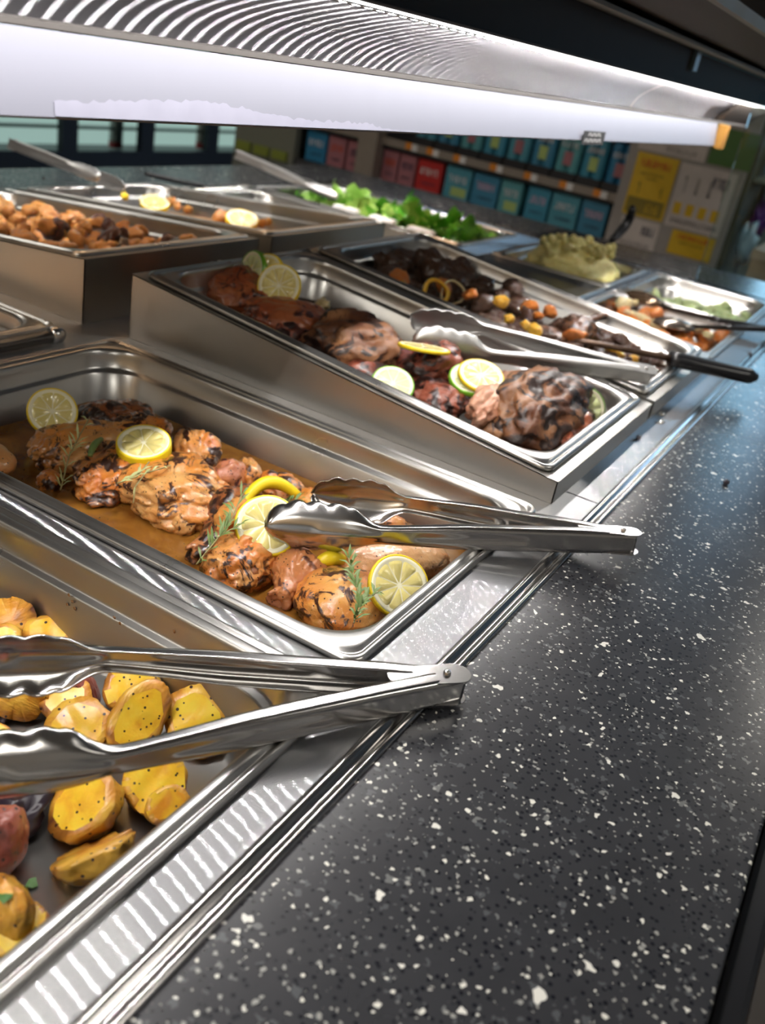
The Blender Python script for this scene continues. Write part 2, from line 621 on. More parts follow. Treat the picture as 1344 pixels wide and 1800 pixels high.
def citrus_slice(label, c, normal, r, kind='lemon', t=0.006, spin=0.0, seg=9, name=None):
    rind, flesh = (LEMON_RIND, LEMON_FLESH) if kind == 'lemon' else (LIME_RIND, LIME_FLESH)
    q = Vector(normal).normalized().to_track_quat('Z', 'X')
    m = Matrix.Translation(Vector(c)) @ q.to_matrix().to_4x4() @ Matrix.Rotation(spin, 4, 'Z')
    root = empty(name or kind + '_slice', label, kind + ' slice', mtx=m)
    N = 48
    prof = [(r * .925, t * .5), (r * .965, t * .52), (r * .99, t * .36), (r, 0), (r * .985, -t * .4), (r * .95, -t * .52), (r * .91, -t * .5)]
    rings = [[(a * math.cos(2 * PI * i / N) * (1 + .012 * math.sin(3 * 2 * PI * i / N)), a * math.sin(2 * PI * i / N), z) for i in range(N)] for a, z in prof]
    V, Fc = loft(rings)
    mk('rind', V, Fc, rind, root)
    rr = [[(a * math.cos(2 * PI * i / N) * (1 + .012 * math.sin(3 * 2 * PI * i / N)), a * math.sin(2 * PI * i / N), z) for i in range(N)] for a, z in
          ((r * .03, -t * .48), (r * .925, -t * .48), (r * .93, t * .49), (r * .84, t * .5), (r * .80, t * .40), (r * .03, t * .40))]
    V, Fc = loft(rr, True, True)
    mk('pith', V, Fc, PITH, root)
    # one wedge, copied round
    half = PI / seg * 0.96
    pts = []
    r0, r1 = r * .06, r * .79
    K = 6
    outline = [(r0, 0)]
    outline += [(r1 * .93 * math.cos(-half), r1 * .93 * math.sin(-half))]
    outline += [(r1 * math.cos(-half * .8 + 1.6 * half * k / K), r1 * math.sin(-half * .8 + 1.6 * half * k / K)) for k in range(K + 1)]
    outline += [(r1 * .93 * math.cos(half), r1 * .93 * math.sin(half))]
    inner = [(r * .45 + (x - r * .45) * .78, y * .78) for x, y in outline]
    V = [(x, y, t * .38) for x, y in outline] + [(x, y, t * .53) for x, y in inner]
    n = len(outline)
    Fc = [(i, (i + 1) % n, n + (i + 1) % n, n + i) for i in range(n)] + [tuple(range(n, 2 * n))]
    s0 = mk('segment', V, Fc, flesh, root)
    for k in range(1, seg):
        s = s0.copy()
        s.rotation_euler.z = 2 * PI * k / seg
        col.objects.link(s)
    return root


def sprig(label, pts, rad=0.0007, leaf=0.016, n=26, mat=None, seed=1, wid=0.0011, cat='herb sprig', spread=0.55):
    rnd = random.Random(seed)
    mat = mat or ROSEMARY
    pts = [Vector(p) for p in pts]
    fine = []
    for k in range(len(pts) - 1):
        for j in range(6):
            fine.append(pts[k].lerp(pts[k + 1], j / 6))
    fine.append(pts[-1])
    base = pts[0].copy()
    root = empty('rosemary_sprig', label, cat, base)
    V, Fc = tube([p - base for p in fine], rad, 6)
    mk('stem', V, Fc, STEM, root)
    V, Fc = [], []
    for k in range(n):
        u = rnd.random() ** .8 * (len(fine) - 1.01)
        i = int(u)
        p = fine[i].lerp(fine[i + 1], u - i) - base
        d = (fine[i + 1] - fine[i]).normalized()
        a = rnd.uniform(0, 2 * PI)
        s = d.cross(Vector((0, 0, 1))).normalized()
        w = s.cross(d)
        side = s * math.cos(a) + w * abs(math.sin(a)) * .7
        dr = (-d * (1 - spread) + side * spread).normalized() if rnd.random() < .9 else side
        ll = leaf * rnd.uniform(.6, 1.1)
        cr = dr.cross(Vector((0, 0, 1))).normalized() * wid
        mid = p + dr * ll * .5 + Vector((0, 0, .0012))
        tip = p + dr * ll - Vector((0, 0, .001))
        b = len(V)
        V += [tuple(p - cr * .3), tuple(p + cr * .3), tuple(mid + cr), tuple(tip), tuple(mid - cr), tuple(mid + Vector((0, 0, wid * .7)))]
        Fc += [(b, b + 1, b + 5), (b + 1, b + 2, b + 5), (b + 2, b + 3, b + 5), (b + 3, b + 4, b + 5), (b + 4, b, b + 5)]
    lv = mk('leaves', V, Fc, mat, root)
    lv['kind'] = 'stuff'
    return root


# ------------------------------------------------------------------ the room
X0, X1 = -1.0, 1.80          # food bar from its near end to its far end
def struct(name, b, mat, **kw):
    o = box(name, b, mat, **kw)
    o['kind'] = 'structure'
    return o


FLOOR = plain('floor_vinyl', (0.10, 0.075, 0.055), 0.45)
CEILM = plain('ceiling_paint', (0.40, 0.40, 0.41), 0.8)
WALL_WARM = plain('warm_wall_paint', (0.80, 0.55, 0.30), 0.7)
WALL_GREY = plain('grey_wall_paint', (0.42, 0.42, 0.42), 0.7)
struct('floor', (-4, 9.2, -3.6, 6.2, -0.95, -0.9), FLOOR)
struct('ceiling', (-4, 9.2, -3.6, 6.2, 3.1, 3.15), CEILM)
struct('wall_left', (-4.1, -4, -3.6, 6.2, -0.9, 3.1), WALL_WARM)
struct('wall_right', (9.2, 9.3, -3.6, 6.2, -0.9, 3.1), WALL_GREY)
struct('wall_front', (-4, 9.2, -3.7, -3.6, -0.9, 3.1), WALL_GREY)
struct('wall_back', (-4, 9.2, 6.2, 6.3, -0.9, 3.1), WALL_GREY)
LAMP = emit('ceiling_lamp_diffuser', (1.0, 0.95, 0.86), CEIL_POWER)
k = 0
for lx, ly, nm in ((-3.5, -.6, 'close to the warm-coloured wall'), (-3.3, 2.2, 'beside the warm-coloured wall at the back'), (-2.4, 0.6, 'over the near end of the food bar'), (-2.4, -2.0, 'behind the customer at the near end'), (0.8, -2.2, 'over the aisle beside the counter'),  # first two lamps are added to brighten the warm wall
                   (0.8, 3.4, 'over the aisle behind the counter'), (4.4, 3.4, 'in front of the glass-door coolers'), (4.4, -0.6, 'beyond the end of the food bar'), (7.4, 1.4, 'at the far end of the store')):
    e = empty('ceiling_light', 'long white hanging light ' + nm, 'ceiling light', (lx, ly, 2.07))
    box('frame', (-.62, .62, -.17, .17, 0, .03), WHITE, e)
    box('diffuser', (-.6, .6, -.15, .15, -.01, 0), LAMP, e)
    box('hanger', (-.005, .005, -.005, .005, .03, 1.03), WHITE, e)
SKYGLASS = emit('daylit_storefront_glass', (0.44, 0.72, 1.0), WINDOW_POWER)
w = empty('window_1', 'tall daylit storefront window at the far end', 'window', (9.15, 0, 0))
w['kind'] = 'structure'
for k, (y0, y1) in enumerate(((-2.6, -2.0), (0.30, 1.0), (1.9, 2.6))):
    box('pane', (0, .02, y0, y1, .25, 2.95), SKYGLASS, w)
box('window_frame', (.01, .04, -2.7, 2.7, .15, 3.05), BLACK, w)

# ------------------------------------------------------------------ counter
e = empty('counter_cabinet', 'dark cabinet carrying the food bar and its speckled worktop', 'cabinet', (0, 0, -.9))
CAB = plain('dark_cabinet_laminate', (0.03, 0.028, 0.027), 0.4)
box('body', (X0, 2.0, -.20, 1.33, 0.02, .78), CAB, e)
box('plinth', (X0, 1.95, -.15, 1.28, 0, .02), BLACK, e)
V, Fc = boxes([(X0, 2.05, -.2512, -.0532, -.036, -.0008), (X0, 2.05, 1.1782, 1.38, -.036, -.0008), (X1, 2.05, -.0532, 1.1782, -.036, -.0008)])
g = mk('granite_worktop', V, Fc, GRANITE, smooth=False)
tag(g, 'black and white speckled stone worktop edging the steel food bar', 'worktop')
md = g.modifiers.new('bevel', 'BEVEL'); md.width = .0018; md.segments = 3
b = box('edge_bumper', (X0, 2.06, -.268, -.252, -.034, -.007), BLACK, bevel=.004)
tag(b, 'glossy black bumper rail along the outer edge of the stone worktop', 'rail')

# deck: a steel sheet with an opening under every pan
PANS = []            # (x0,x1,y0,y1) openings
near = [(-.347, -.022, -.0103, .52), (0, .325, 0, .53), (.352, .688, -.003, .533), (.700, 1.034, -.003, .533), (1.088, 1.412, .002, .267), (1.426, 1.75, .002, .267),
        (1.088, 1.412, .282, .547), (1.426, 1.75, .282, .547)]
far = [(-.023, .302, .592, 1.122), (.339, .668, .593, 1.127), (.700, 1.034, .593, 1.127), (1.062, 1.387, .60, 1.13), (1.412, 1.737, .61, 1.14)]
holes = [(a + .014, b2 - .014, c + .012, d - .012) for a, b2, c, d in near + far]
xs = sorted({X0, X1} | {h[0] for h in holes} | {h[1] for h in holes})
ys = sorted({-.036, 1.160} | {h[2] for h in holes} | {h[3] for h in holes})
V = [(x, y, -.003) for y in ys for x in xs]
Fc = []
for j in range(len(ys) - 1):
    for i in range(len(xs) - 1):
        cx, cy = (xs[i] + xs[i + 1]) / 2, (ys[j] + ys[j + 1]) / 2
        if not any(h[0] < cx < h[1] and h[2] < cy < h[3] for h in holes):
            n = len(xs)
            Fc.append((j * n + i, j * n + i + 1, (j + 1) * n + i + 1, (j + 1) * n + i))
deck = mk('steel_deck', V, Fc, DECK, smooth=False)
tag(deck, 'brushed steel deck plate with openings that hold the food pans', 'deck')
md = deck.modifiers.new('thick', 'SOLIDIFY'); md.thickness = .0012; md.offset = -1
prof = [(-.0355, -.0032), (-.0365, -.0012), (-.0385, .0006), (-.0408, .0010), (-.0425, .0002), (-.0440, -.0018), (-.0460, -.0024), (-.0474, -.0012), (-.0485, .0008), (-.0505, .0016), (-.0525, .0010), (-.0534, -.0006), (-.0536, -.004)]
V, Fc = extrude_x(prof, X0, X1)
tr = mk('edge_trim', V, Fc, STEEL_TRIM, deck)
V, Fc = extrude_x([(1.125 - y, z) for y, z in prof], X0, X1)
mk('edge_trim', V, Fc, STEEL_TRIM, deck)
for sx in (.392, 1.24):
    box('seam', (sx, sx + .0012, -.0362, .001, -.0032, -.0027), SEAM, deck)
for sx, sy in ((.737, -.010), (.705, -.018)):
    V, Fc = loft([[(sx + a * math.cos(2 * PI * i / 12), sy + a * math.sin(2 * PI * i / 12), z) for i in range(12)] for a, z in ((.0045, -.003), (.004, -.001), (.002, .0), (.0004, .0002))], True)
    mk('screw_head', V, Fc, STEEL_BRIGHT, deck)
bar = empty('divider_bar', 'short rounded steel crossbar between the lemon chicken pan and the pan behind it', 'bar', (.07, .561, -.002))
V, Fc = tube([(-.38, 0, .007), (.20, 0, .007)], [.007, .007], 12)
mk('rod', V, Fc, STEEL_TRIM, bar)
V, Fc = loft([[(.20 + .008 * s, .0095 * c * math.cos(a), .0075 + .0095 * c * math.sin(a)) for a in [2 * PI * i / 12 for i in range(12)]] for s, c in ((-1, .9), (-.4, 1), (.4, 1), (1, .7))], True, True)
mk('end_cap', V, Fc, STEEL_BRIGHT, bar)


# ------------------------------------------------------------------ pans
def pan_mesh(w, l, depth=.065, name='body', ledge=True):
    hx, hy = w / 2, l / 2
    R = [(0, -.0032, .012), (-.0002, -.0005, .012), (.0010, .0014, .012), (.0026, .0018, .012), (.0040, .0012, .012), (.0052, -.0006, .013), (.0066, -.0006, .014),
         (.0078, .0012, .015), (.0100, .0016, .020), (.0130, .0014, .034), (.0146, .0004, .042), (.0156, -.0022, .044), (.0162, -.0060, .044), (.0172, -.0180, .045),
         (.0186, -.0203, .045), (.0215, -.0215, .044), (.0228, -.0235, .044), (.0290, -depth + .012, .040), (.0320, -depth + .004, .038), (.0380, -depth, .034)]
    rings = [rrect(hx - i, hy - i, r, z, 10) for i, z, r in R]
    rings.append(rrect(.02, .05, .01, -depth, 10))
    V, Fc = loft(rings, True)
    me = bpy.data.meshes.new(name)
    me.from_pydata(V, [], Fc)
    me.update()
    return me


def pan(label, x0, x1, y0, y1, z=0.0, tilt=0.0, depth=.065, name='food_pan', zc=None, mat=None):
    me = pan_mesh(x1 - x0, y1 - y0, depth)
    o = link(name, me, mat or STEEL)
    md = o.modifiers.new('thick', 'SOLIDIFY'); md.thickness = .0009; md.offset = -1
    o.location = ((x0 + x1) / 2, (y0 + y1) / 2, z if zc is None else zc)
    o.rotation_euler.x = tilt
    return tag(o, label, 'food pan')


pan_potato = pan('deep steel pan of roast potatoes nearest the camera', *near[0], z=.001)
pan_chicken = pan('flat steel pan of grilled chicken in golden broth with lemons', *near[1], z=.001)
TILT = math.atan(.098)


def riser(label, x0, x1, y0, y1, za, zb):
    """open wedge; za front height, zb height at y1"""
    e = empty('pan_riser', label, 'riser', (0, 0, 0))
    b = -.0028
    t = .0012
    def sheet(name, pts, nrm):
        n = Vector(nrm) * t
        V = list(pts) + [tuple(Vector(p) - n) for p in pts]
        k = len(pts)
        Fc = [tuple(range(k)), tuple(reversed(range(k, 2 * k)))] + [(i, (i + 1) % k, k + (i + 1) % k, k + i) for i in range(k)]
        o = mk(name, V, Fc, STEEL_BOX, e, smooth=False)
        return o
    sheet('side_panel', [(x0, y0, b), (x0, y1, b), (x0, y1, zb), (x0, y0, za)], (-1, 0, 0))
    sheet('side_panel', [(x1, y0, b), (x1, y0, za), (x1, y1, zb), (x1, y1, b)], (1, 0, 0))
    sheet('front_panel', [(x0, y0, b), (x0, y0, za), (x1, y0, za), (x1, y0, b)], (0, -1, 0))
    sheet('back_panel', [(x0, y1, b), (x1, y1, b), (x1, y1, zb), (x0, y1, zb)], (0, 1, 0))
    # folded top flange, a frame
    s = (zb - za) / (y1 - y0)
    def zz(y): return za + s * (y - y0)
    i = .022
    O = [(x0, y0), (x1, y0), (x1, y1), (x0, y1)]
    I = [(x0 + i, y0 + i), (x1 - i, y0 + i), (x1 - i, y1 - i), (x0 + i, y1 - i)]
    V = [(x, y, zz(y)) for x, y in O + I]
    Fc = [(k, (k + 1) % 4, 4 + (k + 1) % 4, 4 + k) for k in range(4)]
    f = mk('top_flange', V, Fc, STEEL_BOX, e, smooth=False)
    md = f.modifiers.new('thick', 'SOLIDIFY'); md.thickness = .001; md.offset = -1
    return e


riser('brushed steel wedge riser under the tilted roast meat pan', *near[2], .020, .072)
riser('brushed steel wedge riser under the pan of dark beef and peppers', *near[3], .020, .072)
riser('tall tan-lit steel riser behind the chicken pan, facing the far side', *far[1], .074, .022)
riser('steel riser in the far row under the broth pan with lemon slices', *far[2], .074, .022)
def tilted_pan(label, b, sgn):
    x0, x1, y0, y1 = b
    w, l = .322, .514
    cx, cy = (x0 + x1) / 2, (y0 + y1) / 2
    o = pan(label, cx - w / 2, cx + w / 2, cy - l / 2, cy + l / 2, z=.0505, tilt=sgn * TILT)
    return o
pan_roast = tilted_pan('tilted steel pan of roast meat with lemon and lime slices', near[2], 1)
pan_beef = tilted_pan('tilted steel pan of dark beef chunks and peppers', near[3], 1)
pan_bits = tilted_pan('raised steel pan of orange roast bits at the left of the far row', far[1], -1)
pan_lemon = tilted_pan('raised steel pan of pale broth and lemon slices in the far row', far[2], -1)
pan('half-size steel pan of glazed carrots under two dark ladles', *near[4], z=.001, name='half_food_pan')
pan('half-size steel pan of pale green vegetables at the far right corner', *near[5], z=.001, name='half_food_pan')
pan('half-size steel pan heaped with pale yellow mash', *near[7], z=.001, name='half_food_pan')
# flat lid beside the mash pan
x0, x1, y0, y1 = near[6]
V, Fc = loft([rrect((x1 - x0) / 2 - i, (y1 - y0) / 2 - i, r, z, 8) for i, z, r in ((0, -.003, .012), (0, .001, .012), (.004, .002, .012), (.012, .0015, .014), (.016, -.004, .02), (.020, -.005, .02))], True)
ld = mk('steel_cover', V, Fc, STEEL)
ld.location = ((x0 + x1) / 2, (y0 + y1) / 2, 0)
tag(ld, 'flat steel lid covering the opening beside the yellow mash pan', 'lid')
pan('flat steel pan with a round pale item at the left edge, behind the chicken', *far[0], z=.001)
pan('flat dark-bottomed steel pan beyond the raised lemon broth pan', *far[3], z=.001)
pan('steel pan of green lettuce at the far back of the food bar', *far[4], z=.001)


# ------------------------------------------------------------------ light bridge over the food
def light_bridge(label, ysign, yoff, detail):
    """ysign=1: face at y=yoff looking to -Y"""
    def T(p):
        return [(yoff + ysign * y, z) for y, z in p]
    e = empty('light_bridge', label, 'light fixture', (0, 0, 0))
    XE = 1.98
    # reflector: concave brushed sheet
    pr = []
    for k in range(13):
        u = k / 12
        pr.append((-.0200 + .0410 * u + .009 * math.sin(PI * u), .3700 - .0390 * u))
    V, Fc = extrude_x(T(pr), X0, 1.62)
    r = mk('reflector', V, Fc, REFLECTOR, e)
    r['label'] = 'shiny brushed reflector sheet'
    if detail:
        for sx in (1.02,):
            V, Fc = extrude_x(T([(a_ - .0006, b_) for a_, b_ in pr]), sx, sx + .004)
            mk('joint', V, Fc, TRIM_DULL, e)
    V, Fc = extrude_x(T([(-.020, .3700), (.021, .331), (.024, .331), (-.017, .3715)]), 1.62, XE, True)
    mk('end_plate', V, Fc, DARKMETAL, e, smooth=False)
    V, Fc = extrude_x(T([(.0205, .3312), (.0145, .3305), (.0145, .3275), (.024, .3270), (.027, .3315)]), X0, XE, True)
    mk('dark_gap_strip', V, Fc, SHADOWGAP, e, smooth=False)
    V, Fc = extrude_x(T([(.0150, .3268), (.0085, .2860), (.0110, .2846), (.0180, .3268)]), X0, 1.635, True)
    wp = mk('glare_panel', V, Fc, PANELM, e, smooth=False)
    wp['label'] = 'white translucent panel'
    V, Fc = extrude_x(T([(-.0215, .3712), (-.0160, .3715), (.034, .331), (.10, .331), (.10, .4235), (-.0215, .4235)]), X0, XE, True)
    mk('housing', V, Fc, DARKMETAL, e, smooth=False)
    # LED rail, lens and diodes
    V, Fc = extrude_x(T([(-.0305, .3755), (-.0305, .3715), (-.0285, .3705), (-.0216, .3705), (-.0216, .3755)]), X0, XE + .3, True)
    mk('lamp_rail', V, Fc, DARKMETAL, e, smooth=False)
    V, Fc = extrude_x(T([(-.0312, .3732), (-.0312, .3712), (-.0306, .3712), (-.0306, .3732)]), X0, XE + .3, True)
    mk('diffuser_strip', V, Fc, LENS, e, smooth=False)
    V, Fc = [], []
    x = X0 + .01
    while x < 1.95:
        b = len(V)
        y0, y1 = sorted((yoff - ysign * .0278, yoff - ysign * .0240))
        V += [(x, y0, .3701), (x + .005, y0, .3701), (x + .005, y1, .3701), (x, y1, .3701)]
        Fc += [(b, b + 3, b + 2, b + 1)]
        x += .0167
    dd = mk('diodes', V, Fc, DIODE, e, smooth=False)
    dd['kind'] = 'stuff'
    return e


DIODE = emit('led_diode', (1.0, 0.96, 0.92), LED_POWER)
LENS = emit('led_lens', (1.0, 1.0, 1.0), 4.0)
x = NT('white_glare_panel')
PANELM = x.set(Base_Color=(0.155, 0.158, 0.190), Roughness=0.35, Transmission_Weight=0.0)
lb = light_bridge('long white and brushed steel light bridge hanging over the near row of pans', 1, .20, True)
light_bridge('matching light bridge over the far row, hidden behind the near one', -1, .93, False)
hl = empty('added_warm_lamp', 'long warm heat lamp hidden behind the light bridge above the far row', 'heat lamp', (0, .80, .40))  # added out of sight to throw warm light on the far-row risers
box('housing', (-.9, 1.9, -.03, .03, .004, .03), DARKMETAL, hl)
box('shade', (-.9, 1.9, -.034, -.030, -.048, .03), DARKMETAL, hl)  # added plate that keeps the warm light off the near row
box('tube', (-.88, 1.88, -.014, .014, 0, .0035), emit('added_warm_tube', (1.0, 0.64, 0.36), ADDED_WARM_POWER), hl)
box('end_hanger', (-.9, -.88, -.005, .005, .03, .20), DARKMETAL, hl)
box('end_hanger', (1.88, 1.9, -.005, .005, .03, .20), DARKMETAL, hl)
# frosted peel patch along the lower part of the panel
rnd = random.Random(3)
pts_u = []
xx = -.06
V, Fc = [], []
top = []
while xx < .36:
    h = .010 + .002 * math.sin(xx * 30) + rnd.uniform(-.0012, .0012) - .012 * max(0, (xx - .1) / .26)
    top.append((xx, max(.001, h)))
    xx += .004
yb = .20 + .0085
def panel_y(z): return .20 + .0085 + (z - .2860) * (.0065 / .0408) - .0003
for q, h in top:
    V += [(q, panel_y(.2865), .2865), (q, panel_y(.2865 + h), .2865 + h)]
for k in range(len(top) - 1):
    Fc.append((2 * k, 2 * k + 2, 2 * k + 3, 2 * k + 1))
pl = mk('peeling_film', V, Fc, plain('pale_film', (0.21, 0.21, 0.26), 0.3), lb, smooth=False)
pl['label'] = 'ragged strip of pale film along the panel foot'
tg = empty('price_tag', 'small black price tag with white print clipped to the white panel', 'tag', (.848, .2070, .2885))
box('card', (-.045, .045, -.0008, 0, -.0078, .0090), plain('tag_black', (.008, .008, .009), .6), tg)
PRINT = plain('white_print', (0.85, 0.85, 0.85), 0.6)
strokes = []
for row, (z0, h, n) in enumerate(((.003, .004, 6), (-.0045, .0045, 8))):
    for k in range(n):
        x0 = -.026 + .0090 * k if n == 6 else -.036 + .0090 * k
        strokes += [(x0, x0 + .0020, -.0012, -.0008, z0, z0 + h), (x0 + .0028, x0 + .0068, -.0012, -.0008, z0 + (.0 if k % 2 else h * .7), z0 + (.0 if k % 2 else h * .7) + .0011)]
V, Fc = boxes(strokes)
mk('print', V, Fc, plain('dim_white_print', (.3, .3, .3), .6), tg, smooth=False)
ORANGE = plain('orange_plastic', (0.26, 0.12, 0.01), 0.5)
ob = box('orange_end_block', (1.64, 1.672, .196, .214, .281, .326), ORANGE, bevel=.001)
tag(ob, 'small orange block at the far end of the white panel', 'block')

# canopy shelf above the bridge
cp = empty('canopy', 'dark overhead canopy with thin steel edges above the light bridge', 'canopy', (0, 0, 0))
V, Fc = extrude_x([(.178, .4315), (.140, .4255), (.140, .4215), (.178, .4238)], X0, 2.3, True)
mk('channel', V, Fc, TRIM_DULL, cp, smooth=False)
V, Fc = extrude_x([(.142, .432), (.060, .446), (.060, .456), (.30, .456), (.30, .432)], X0, 2.3, True)
mk('underside', V, Fc, plain('dark_brown_laminate', (0.040, 0.024, 0.014), 0.6, Specular_IOR_Level=0.3), cp, smooth=False)
V, Fc = extrude_x([(.0605, .4455), (.053, .4465), (.053, .459), (.0605, .459)], X0, 2.3, True)
mk('front_lip', V, Fc, TRIM_DULL, cp, smooth=False)
BLUEG = plain('blue_grey_metal', (0.10, 0.16, 0.20), 0.3)
V, Fc = extrude_x([(.180, .424), (.1795, .392), (.182, .392), (.183, .424)], 1.13, 2.3, True)
bk = mk('hanging_strip', V, Fc, BLUEG, cp, smooth=False)
bk['label'] = 'bluish hanging strip'
V, Fc = extrude_x([(.179, .4245), (.176, .4225), (.176, .4210), (.179, .4215)], 1.13, 2.3, True)
mk('strip_edge', V, Fc, plain('light_blue_edge', (0.30, 0.55, 0.66), 0.25), cp, smooth=False)
box('hanger', (1.125, 1.150, .172, .180, .396, .4245), plain('pale_blue_metal', (0.20, 0.30, 0.36), 0.3), cp)

x = NT('end_glass')
GLASS = x.set(Base_Color=(0.80, 0.93, 0.93), Roughness=0.02, Transmission_Weight=1.0, IOR=1.3)
gp = box('end_glass_panel', (1.772, 1.778, -.035, .185, -.0008, .40), GLASS, bevel=.0008)
tag(gp, 'clear glass end panel standing at the far end of the food bar', 'glass panel')
for k, yy in enumerate((.10,)):
    pass

# ------------------------------------------------------------------ roast potatoes
UPC = (-.60, -.55, .85)
def pot(label, a, b, W, H, n=UPC, off=.15, seed=1, skin=None, lift=0.0):
    return potato(label, a, b, W, H, n, off, seed, skin, lift)
pot('round potato half with orange-browned cut face left of the herb-flecked one', (-0.1361,0.1234,-0.0450), (-0.0952,0.1162,-0.0450), .036, .034, (-.5, -.3, 1), .1, 11)
pot('tall pale-yellow potato half flecked with green herbs, leaning upright', (-0.1126,0.0874,-0.0480), (-0.0646,0.1059,-0.0350), .031, .032, (-.45, -.75, .7), .15, 12)
pot('potato half behind the herb-flecked one, just below the upper tong arm', (-0.0824,0.1318,-0.0480), (-0.0481,0.1152,-0.0450), .032, .034, (-.5, -.5, 1), .2, 13)
pot('large yellow potato half right of the herb-flecked one, against the lower arm', (-0.0504,0.0946,-0.0450), (-0.0726,0.0508,-0.0500), .037, .036, (-.6, -.45, 1), .1, 14)
pot('small brown-edged potato half peeking above the orange-browned one', (-0.1142,0.1496,-0.0500), (-0.0818,0.1473,-0.0500), .030, .032, (-.5, -.3, 1), .1, 15)
pot('dark brown potato end beside the scalloped edge of the upper tong head', (-0.0871,0.1578,-0.0550), (-0.0774,0.1415,-0.0550), .024, .026, (-.2, .3, 1), None, 16, SKIN_RED)
pot('bright yellow potato wedge at the left edge under the upper tong head', (-0.1195,0.1908,-0.0450), (-0.1178,0.1486,-0.0450), .030, .030, (-.6, -.7, .6), .0, 17)
pot('potato half showing below the lower tong arm, over a tiny piece', (-0.1208,0.0739,-0.0450), (-0.1139,0.0392,-0.0500), .035, .034, (-.5, -.5, 1), .2, 18)
pot('big potato half with a thick orange skin side, below the lower tong head', (-0.1768,0.0811,-0.0460), (-0.1355,0.0683,-0.0460), .036, .042, (-.65, .15, .9), .05, 19)
pot('crescent potato wedge lying alone near the front of the pan floor', (-0.1875,0.0662,-0.0520), (-0.1533,0.0358,-0.0520), .026, .030, (.1, .55, .8), .0, 20)
pot('reddish-skinned whole potato at the left edge of the photo', (-0.2054,0.0969,-0.0460), (-0.1958,0.0735,-0.0480), .034, .034, (0, 0, 1), None, 21, SKIN_RED)
pot('orange-skinned potato with a herb fleck at the bottom left edge', (-0.2376,0.0508,-0.0450), (-0.2163,0.0459,-0.0480), .032, .034, (0, 0, 1), None, 22)
pot('thin flat potato piece tucked behind the bottom left potato', (-0.2430,0.0366,-0.0450), (-0.2153,0.0368,-0.0500), .022, .022, (-.2, -.2, 1), .3, 23)
pot('tiny potato bit half hidden by the front rim of the pan', (-0.1358,0.0449,-0.0500), (-0.1098,0.0375,-0.0520), .020, .024, (-.5, -.5, 1), .2, 24)
pot('browned potato slice at the left edge above the upper tong head', (-0.0868,0.2362,-0.0450), (-0.0526,0.2274,-0.0480), .034, .028, (-.5, -.6, .8), .0, 25)
pot('potato wedge just above the scalloped upper tong head', (-0.0693,0.2218,-0.0480), (-0.0426,0.1990,-0.0520), .026, .028, (-.3, -.3, 1), .1, 26)
pot('small browned potato bit in the gap between the two tong heads', (-0.1542,0.1535,-0.0540), (-0.1382,0.1478,-0.0560), .022, .020, (-.3, -.3, 1), .3, 27)
pot('potato piece at the left edge beneath the browned slice', (-0.0940,0.2302,-0.0500), (-0.0738,0.2154,-0.0520), .026, .026, (-.5, -.5, 1), .1, 28)
rnd = random.Random(5)
for k in range(30):
    px_, py_ = (rnd.uniform(-.31, -.10), rnd.uniform(.33, .47)) if k < 12 else (rnd.uniform(-.315, -.185), rnd.uniform(.14, .34))
    a = rnd.uniform(0, PI)
    o = potato('roast potato half in the heap at the back left of the potato pan', (px_ - .02 * math.cos(a), py_ - .02 * math.sin(a), -.047), (px_ + .02 * math.cos(a), py_ + .02 * math.sin(a), -.047), .034, .034,
               (rnd.uniform(-.6, .4), rnd.uniform(-.6, .4), 1), .12, 60 + k)
    o['group'] = 'potatoes heaped at the back of the potato pan'
# dark leaf and chopped herbs
def crumple(name, label, cat, c, r, mat, seed, squash=.35, group=None, sub=3, rot=0.0):
    D, Fc = ico(sub)
    V = []
    for d in D:
        n = noise.fractal(Vector(d) * 2.2 + Vector((seed, seed * 2, 0)), .8, 2.2, 4)
        V.append((d[0] * r * (1 + .5 * n), d[1] * r * .7 * (1 + .5 * n), d[2] * r * squash * (1 + 1.2 * n)))
    o = mk(name, V, Fc, mat)
    o.location = c
    o.rotation_euler.z = rot
    return tag(o, label, cat, group)
crumple('charred_onion', 'crumpled dark purple charred onion beside the red-skinned potato', 'onion', (-0.1748,0.1031,-0.0560), .020, CHARLEAF, 3, .4)
crumple('charred_onion', 'dark charred bit under the edge of the bright yellow wedge', 'onion', (-0.1277,0.1722,-0.0600), .006, CHARLEAF, 5, .5)
def flake(label, c, r, mat, seed):
    rr = random.Random(seed)
    n = 7
    V = [(r * rr.uniform(.5, 1.1) * math.cos(2 * PI * k / n), r * rr.uniform(.4, .8) * math.sin(2 * PI * k / n), rr.uniform(0, r * .4)) for k in range(n)] + [(0, 0, r * .3)]
    Fc = [(k, (k + 1) % n, n) for k in range(n)]
    o = mk('parsley_flake', V, Fc, mat, smooth=False)
    o.location = c
    o.rotation_euler.z = rr.uniform(0, 6)
    md = o.modifiers.new('thick', 'SOLIDIFY'); md.thickness = .0004
    return tag(o, label, 'herb')
HERB = plain('chopped_parsley', (0.06, 0.16, 0.03), 0.5)
flake('larger green parsley flake on the bare pan floor', (-0.1990,0.0643,-0.0635), .0050, HERB, 1)
flake('second green parsley flake touching the larger one', (-0.2052,0.0634,-0.0635), .0035, HERB, 2)
flake('green parsley flake on top of the bottom left potato', (-0.2314,0.0445,-0.0275), .0050, HERB, 3)
